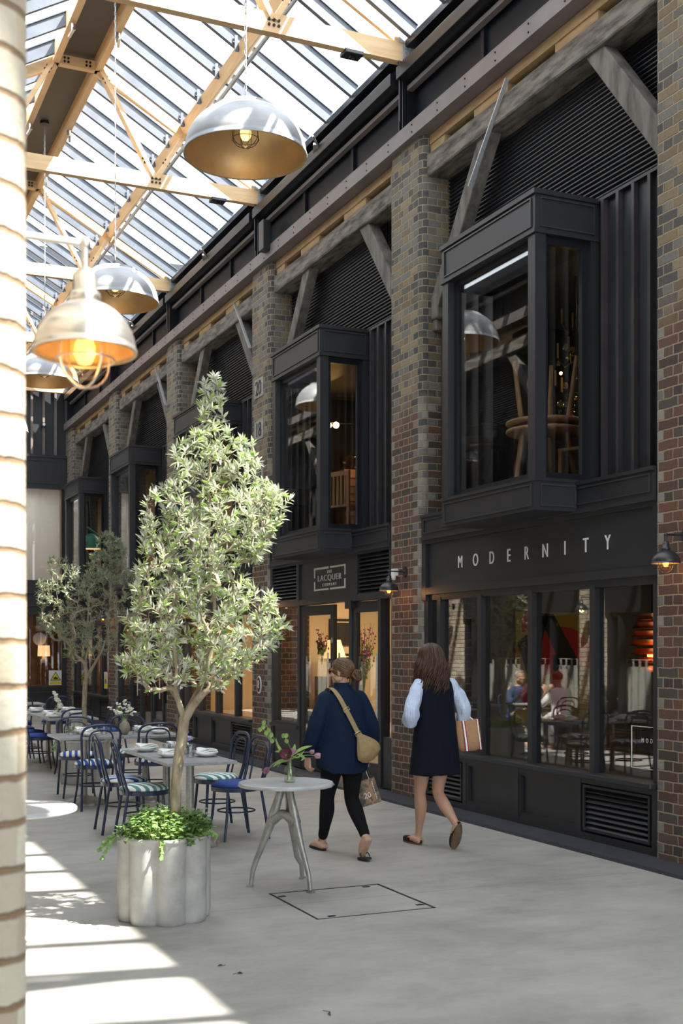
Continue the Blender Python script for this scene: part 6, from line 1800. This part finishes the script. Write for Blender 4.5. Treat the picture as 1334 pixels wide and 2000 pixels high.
for s_ in (-1, 1):
    q.tube(smooth_pts([cB+e1*-.04+e2*.10+e3*s_*.026, cB+e1*-.036+e2*.145+e3*s_*.02, hw_+VR*-.012, hw_+VR*.008, cB+e1*.036+e2*.145+e3*s_*.02, cB+e1*.04+e2*.10+e3*s_*.026], 4), .0020, 6)
q.build('cord_handle', M['letter'], PB)

# ---------------------------------------------------------------- woman in the navy pinafore
W = empty('person', (4.80, 8.83, 0), 0, 'person in a navy sleeveless dress and striped shirt, with long wavy brown hair', 'person')
b = MB()
torso(b, [(0, 0, .84, .15, .11), (0, -.01, .93, .165, .12), (0, 0, 1.06, .125, .095), (0, 0, 1.2, .135, .10), (0, 0, 1.33, .15, .10), (0, -.005, 1.40, .12, .08), (0, 0, 1.445, .055, .055)])
limb(b, [(0, -.005, 1.41, .048), (-.015, .01, 1.47, .043), (-.03, .02, 1.53, .045)])
HP, HR = head(b, (-.035, .03, 1.592), .55, 1.0, -.05)
LL = [(-.10, 0, .88, .092), (-.10, .03, .70, .075), (-.085, .10, .50, .052), (-.075, .125, .43, .049), (-.055, .15, .33, .052), (-.025, .235, .16, .032), (-.020, .262, .09, .029)]
RL = [(.075, 0, .88, .092), (.068, .02, .70, .076), (.055, .04, .52, .053), (.052, .03, .45, .049), (.068, -.05, .36, .052), (.105, -.135, .25, .032), (.112, -.165, .20, .029)]
limb(b, LL); limb(b, RL)
foot(b, (-.020, .262, .09), (-.022, .222, .014), (-.045, .445, .014), (0, 0, 1), .92); foot(b, (.112, -.165, .20), (.118, -.205, .215), (.120, -.110, .030), (0, 1, .45), .9)
limb(b, [(-.165, 0, 1.375, .042), (-.215, -.03, 1.26, .038), (-.245, -.05, 1.13, .034), (-.215, .06, 1.09, .031), (-.15, .18, 1.12, .023)])
limb(b, [(.165, 0, 1.375, .042), (.215, -.03, 1.26, .038), (.252, -.045, 1.13, .034), (.245, .06, 1.10, .031), (.215, .18, 1.12, .023)])
hand(b, (-.15, .18, 1.12), (.5, .8, .2), (-.4, -.2, 1), 1, .5); hand(b, (.215, .18, 1.12), (-.3, .9, .1), (.4, 0, 1), -1, .6)
remesh(b, 'body', M['skin2'], W, .0045, 0, smooth=3)
c = MB()
torso(c, [(0, 0, .625, .225, .165), (0, 0, .70, .220, .160), (0, 0, .90, .196, .145), (0, 0, 1.08, .176, .130), (0, 0, 1.22, .170, .125), (0, 0, 1.33, .168, .118), (0, 0, 1.395, .155, .100), (0, 0, 1.43, .10, .08), (0, 0, 1.445, .065, .062)], 48, 4, None, True, .95)
remesh(c, 'pinafore_dress', M['dress'], W, .008, .006, (7, 7, 2.5), 3, 4)
s = MB()
limb(s, [(-.150, 0, 1.375, .058), (-.205, -.025, 1.27, .062), (-.245, -.048, 1.15, .066), (-.243, -.02, 1.085, .062), (-.225, .035, 1.075, .050)])
limb(s, [(.150, 0, 1.375, .058), (.208, -.025, 1.27, .062), (.252, -.045, 1.15, .064), (.258, -.01, 1.09, .060), (.248, .045, 1.085, .048)])
torso(s, [(0, 0, 1.33, .150, .105), (0, 0, 1.40, .135, .09), (0, 0, 1.445, .07, .068), (0, .002, 1.475, .058, .058)])
remesh(s, 'striped_shirt', M['shirt'], W, .0065, .013, (16, 16, 12), 3, 2)
q = MB(); torso(q, [(0, 0, 1.44, .066, .064), (-.004, .002, 1.475, .061, .060), (-.006, .004, 1.482, .066, .066), (-.004, 0, 1.45, .082, .080)], 28, 3, None, False); q.build('shirt_collar', M['shirt'], W)
def hp(x, y, z): return Vector(HP(x, y, z))
t_ = MB(); t_.sphere((0, 0, 0), 1, 24, 16); h = MB()
keep = [f for f in t_.f if all((t_.v[i][1] < .45 and t_.v[i][2] > -.8 and not (t_.v[i][1] > .1 and t_.v[i][2] < .0)) or t_.v[i][2] > .6 for i in f)]
h.add([hp(v[0]*.086, -.012+v[1]*.104, .024+v[2]*.094) for v in t_.v], keep, True)
rn = random.Random(12); dn = HR.inverted() @ Vector((0, 0, -1))
for i in range(760):
    a0 = rn.uniform(-PI, PI); 
    if abs(a0) < .75: continue          # face stays free (a0 = 0 faces forward)
    el0 = rn.uniform(.95, 1.5) if i % 3 else rn.uniform(.5, 1.2)
    cc = hp(0, -.012, .022); s0 = cc+HR@Vector((math.sin(a0)*math.cos(el0)*.088, math.cos(a0)*math.cos(el0)*.106, math.sin(el0)*.098))
    out = (HR@Vector((math.sin(a0), math.cos(a0), 0))).normalized(); ln = rn.uniform(.20, .33)-.03*(abs(a0) < 1.2)
    rad_h = .086+.012*rn.random(); rj = 1+.10*rn.random(); el = lambda e_: cc+HR@Vector((math.sin(a0)*math.cos(e_)*.090*rj, math.cos(a0)*math.cos(e_)*.108*rj, math.sin(e_)*.099*rj))
    p1 = el(-.05); pts = [el(el0), el(el0*.75), el(el0*.5), el(el0*.25), p1]
    amp = rn.uniform(.012, .028); ph = rn.uniform(0, 6.28); side = out.cross(Vector((0, 0, 1)))
    n = 12
    for j in range(1, n+1):
        t = j/n; flare = out*(.030*math.sin(t*PI*.8)*rn.uniform(.9, 1.1)); w_ = amp*t**.7
        pts.append(p1+Vector((0, 0, -ln*t))+flare+side*(w_*math.sin(ph+t*8.5))+out*(w_*math.cos(ph+t*8.5)))
    r0 = rn.uniform(.0028, .0050); h.tube([tuple(p) for p in pts], [r0]*(len(pts)-3)+[r0*.9, r0*.65, r0*.25], 5)
h.build('hair', M['hair2'], W)
def shoe(heel, toe, up, w, label):
    h_ = Vector(heel); t = Vector(toe); f = t-h_; L = f.length; f.normalize(); up = Vector(up); up = (up-f*up.dot(f)).normalized(); a = f.cross(up)
    def outl(sc_, off):
        o_ = []
        for i in range(28):
            an = 2*PI*i/28; y = .5+.53*math.sin(an); wd = w*(.74+.34*math.sin(max(0, min(1, y))*PI*.62)); o_.append(h_+f*(L*(.5+(y-.5)*sc_))+a*(wd*sc_*math.copysign(abs(math.cos(an))**.8, math.cos(an)))+up*off)
        return o_
    m1 = MB(); m1.rings([outl(1.02, -.004), outl(1.04, .002), outl(1.04, .008)], True, True, False); so = m1.build('sole', M['sole'], W)
    m2 = MB(); rg = [outl(1.03, .008), outl(1.06, .022), outl(1.04, .034)]
    r4 = outl(.95, .046); r5 = outl(.78, .050)
    rg += [r4, [p-up*.012 for p in outl(.74, .046)], [p-up*.030 for p in outl(.74, .046)]]
    m2.rings(rg, True, False); u_ = m2.build('shoe_upper', M['shoe'], W)
    m3 = MB(); c_ = h_+f*L*.80+up*.028
    for j in range(-2, 3): m3.sphere(c_+a*(j*.009), .021, 12, 8)
    m3.sphere(h_+f*L*.88+up*.02, .024, 12, 8); m3.build('toe_cap', M['shoe'], u_)
shoe((-.022, .215, .006), (-.047, .455, .006), (0, 0, 1), .040, ''); shoe((.118, -.218, .222), (.121, -.108, .012), (0, 1, .45), .041, '')
# tote on the forearm
TB = empty('tote_bag', (4.80, 8.83, 0), 0, 'tan tote bag with red and white stripes on the forearm of the person in navy', 'bag')
q = MB(); cx, cy = .275, -.055; rg = []
ex = Vector((.913, -.408, 0))*.98; ey = Vector((.408, .913, 0))
topz, botz = 1.075, .815
for (t, wd, dp, sh) in ((0, .098, .022, -.0), (.08, .098, .030, .0), (.3, .106, .048, .006), (.6, .112, .060, .012), (.85, .104, .060, .018), (.96, .088, .050, .02), (1.0, .060, .03, .02)):
    z = topz+(botz-topz)*t; ring = []
    for k in range(32):
        an = 2*PI*k/32; X = math.copysign(abs(math.cos(an))**.5, math.cos(an))*wd; Y = math.copysign(abs(math.sin(an))**.7, math.sin(an))*dp
        ring.append(Vector((cx, cy, z))+ex*(X+sh)+ey*Y+Vector((0, 0, X*.10)))
    rg.append(ring)
q.rings(rg, True, True); tb = q.build('bag_body', M['brownbag'], TB)
for x0, nm in ((-.035, 'a'), (.085, 'b')):
    for w_, mm, off in ((.030, mat('stripe_red', (.42, .03, .03), .8), .007), (.020, mat('stripe_navy', (.02, .025, .07), .8), .0095), (.013, M['linen'], .012)):
        pts = []; nn = []
        for t in (0, .15, .3, .45, .6, .75, .88, .97):
            z = topz+(botz-topz)*t; dp = .022+.040*min(1, t*1.6); sh = .02*t
            fx = min(1, abs(x0)/.105); d3 = dp*(1-fx**2.8)**.45
            pts.append(Vector((cx, cy, z))+ex*(x0+sh+t*.012)-ey*(d3+off)+Vector((0, 0, x0*.1))); nn.append(-ey)
        ribbon(pts, nn, w_ if nm == 'a' else w_*.7, .002).build('stripe_band', mm, tb)
q = MB()
for s_ in (-1, 1):
    c0 = Vector((cx, cy, 0))
    q.tube(smooth_pts([c0+ex*-.035-ey*s_*.02+Vector((0, 0, 1.07)), Vector((.225, .0-.02*s_, 1.125)), Vector((.25, .012, 1.155)), Vector((.285, .0-.02*s_, 1.12)), c0+ex*.05-ey*s_*.02+Vector((0, 0, 1.08))], 4), .006, 8)
q.build('handle', M['linen'], TB)

# ---------------------------------------------------------------- the two diners mirrored in the glass
def diner(loc, rz, label, topm, legm, hairm, long=False):
    W = empty('person', loc, rz, label, 'person'); b = MB()
    torso(b, [(0, 0, .47, .17, .13), (0, -.01, .58, .16, .12), (0, .02, .75, .14, .105), (0, .05, .92, .165, .11), (0, .065, 1.0, .13, .085), (0, .07, 1.04, .055, .055)])
    limb(b, [(0, .07, 1.0, .05), (0, .09, 1.08, .046), (0, .10, 1.12, .048)]); head(b, (0, .12, 1.185), 0, 1.03, -.12)
    for s_ in (-1, 1):
        limb(b, [(s_*.09, .0, .53, .085), (s_*.10, .22, .55, .075), (s_*.11, .43, .52, .055), (s_*.11, .47, .40, .052), (s_*.11, .45, .15, .036), (s_*.11, .45, .08, .032)])
        foot(b, (s_*.11, .45, .08), (s_*.11, .41, .012), (s_*.12, .64, .012), (0, 0, 1)); 
        limb(b, [(s_*.17, .05, .97, .045), (s_*.22, .10, .84, .040), (s_*.23, .20, .76, .036), (s_*.12, .33, .88, .030), (s_*.07, .36, .95, .024)])
        hand(b, (s_*.07, .36, .95), (-s_*.1, .15, 1), (0, -1, .1), s_, .25, 1.0, .5)
    remesh(b, 'body', M['skin'], W, .008, 0, smooth=2)
    c = MB(); torso(c, [(0, 0, .46, .19, .15), (0, -.01, .6, .18, .14), (0, .02, .75, .165, .125), (0, .05, .92, .19, .13), (0, .065, 1.0, .14, .095), (0, .07, 1.035, .065, .065)])
    for s_ in (-1, 1): limb(c, [(s_*.15, .05, .96, .062), (s_*.22, .10, .84, .056), (s_*.23, .20, .76, .052), (s_*.14, .31, .86, .042)])
    remesh(c, 'jacket', topm, W, .012, .004, smooth=3)
    l_ = MB(); 
    for s_ in (-1, 1): limb(l_, [(s_*.09, .0, .53, .095), (s_*.10, .22, .55, .085), (s_*.11, .43, .52, .068), (s_*.11, .47, .40, .062), (s_*.11, .45, .13, .05)])
    remesh(l_, 'trousers', legm, W, .012, 0, smooth=3)
    h = MB(); t_ = MB(); t_.sphere((0, 0, 0), 1, 20, 14)
    keep = [f for f in t_.f if all((t_.v[i][1] < .35 and t_.v[i][2] > -.5) or t_.v[i][2] > .55 for i in f)]
    h.add([(v[0]*.086, .11+v[1]*.104, 1.21+v[2]*.098) for v in t_.v], keep, True); h.build('hair', hairm, W)
    return W
diner((1.08, 17.85, 0), PI, 'seated person with grey hair in a blue jacket, mirrored in the shop glass', cloth('blue_linen', (.03, .05, .11), (.05, .075, .15)), cloth('pale_chino', (.35, .31, .25), (.42, .38, .3)), M['hair3'])
diner((1.13, 16.42, 0), 0, 'seated person in a white jacket seen from behind, mirrored in the shop glass', M['linen'], M['linen'], M['hair2'])
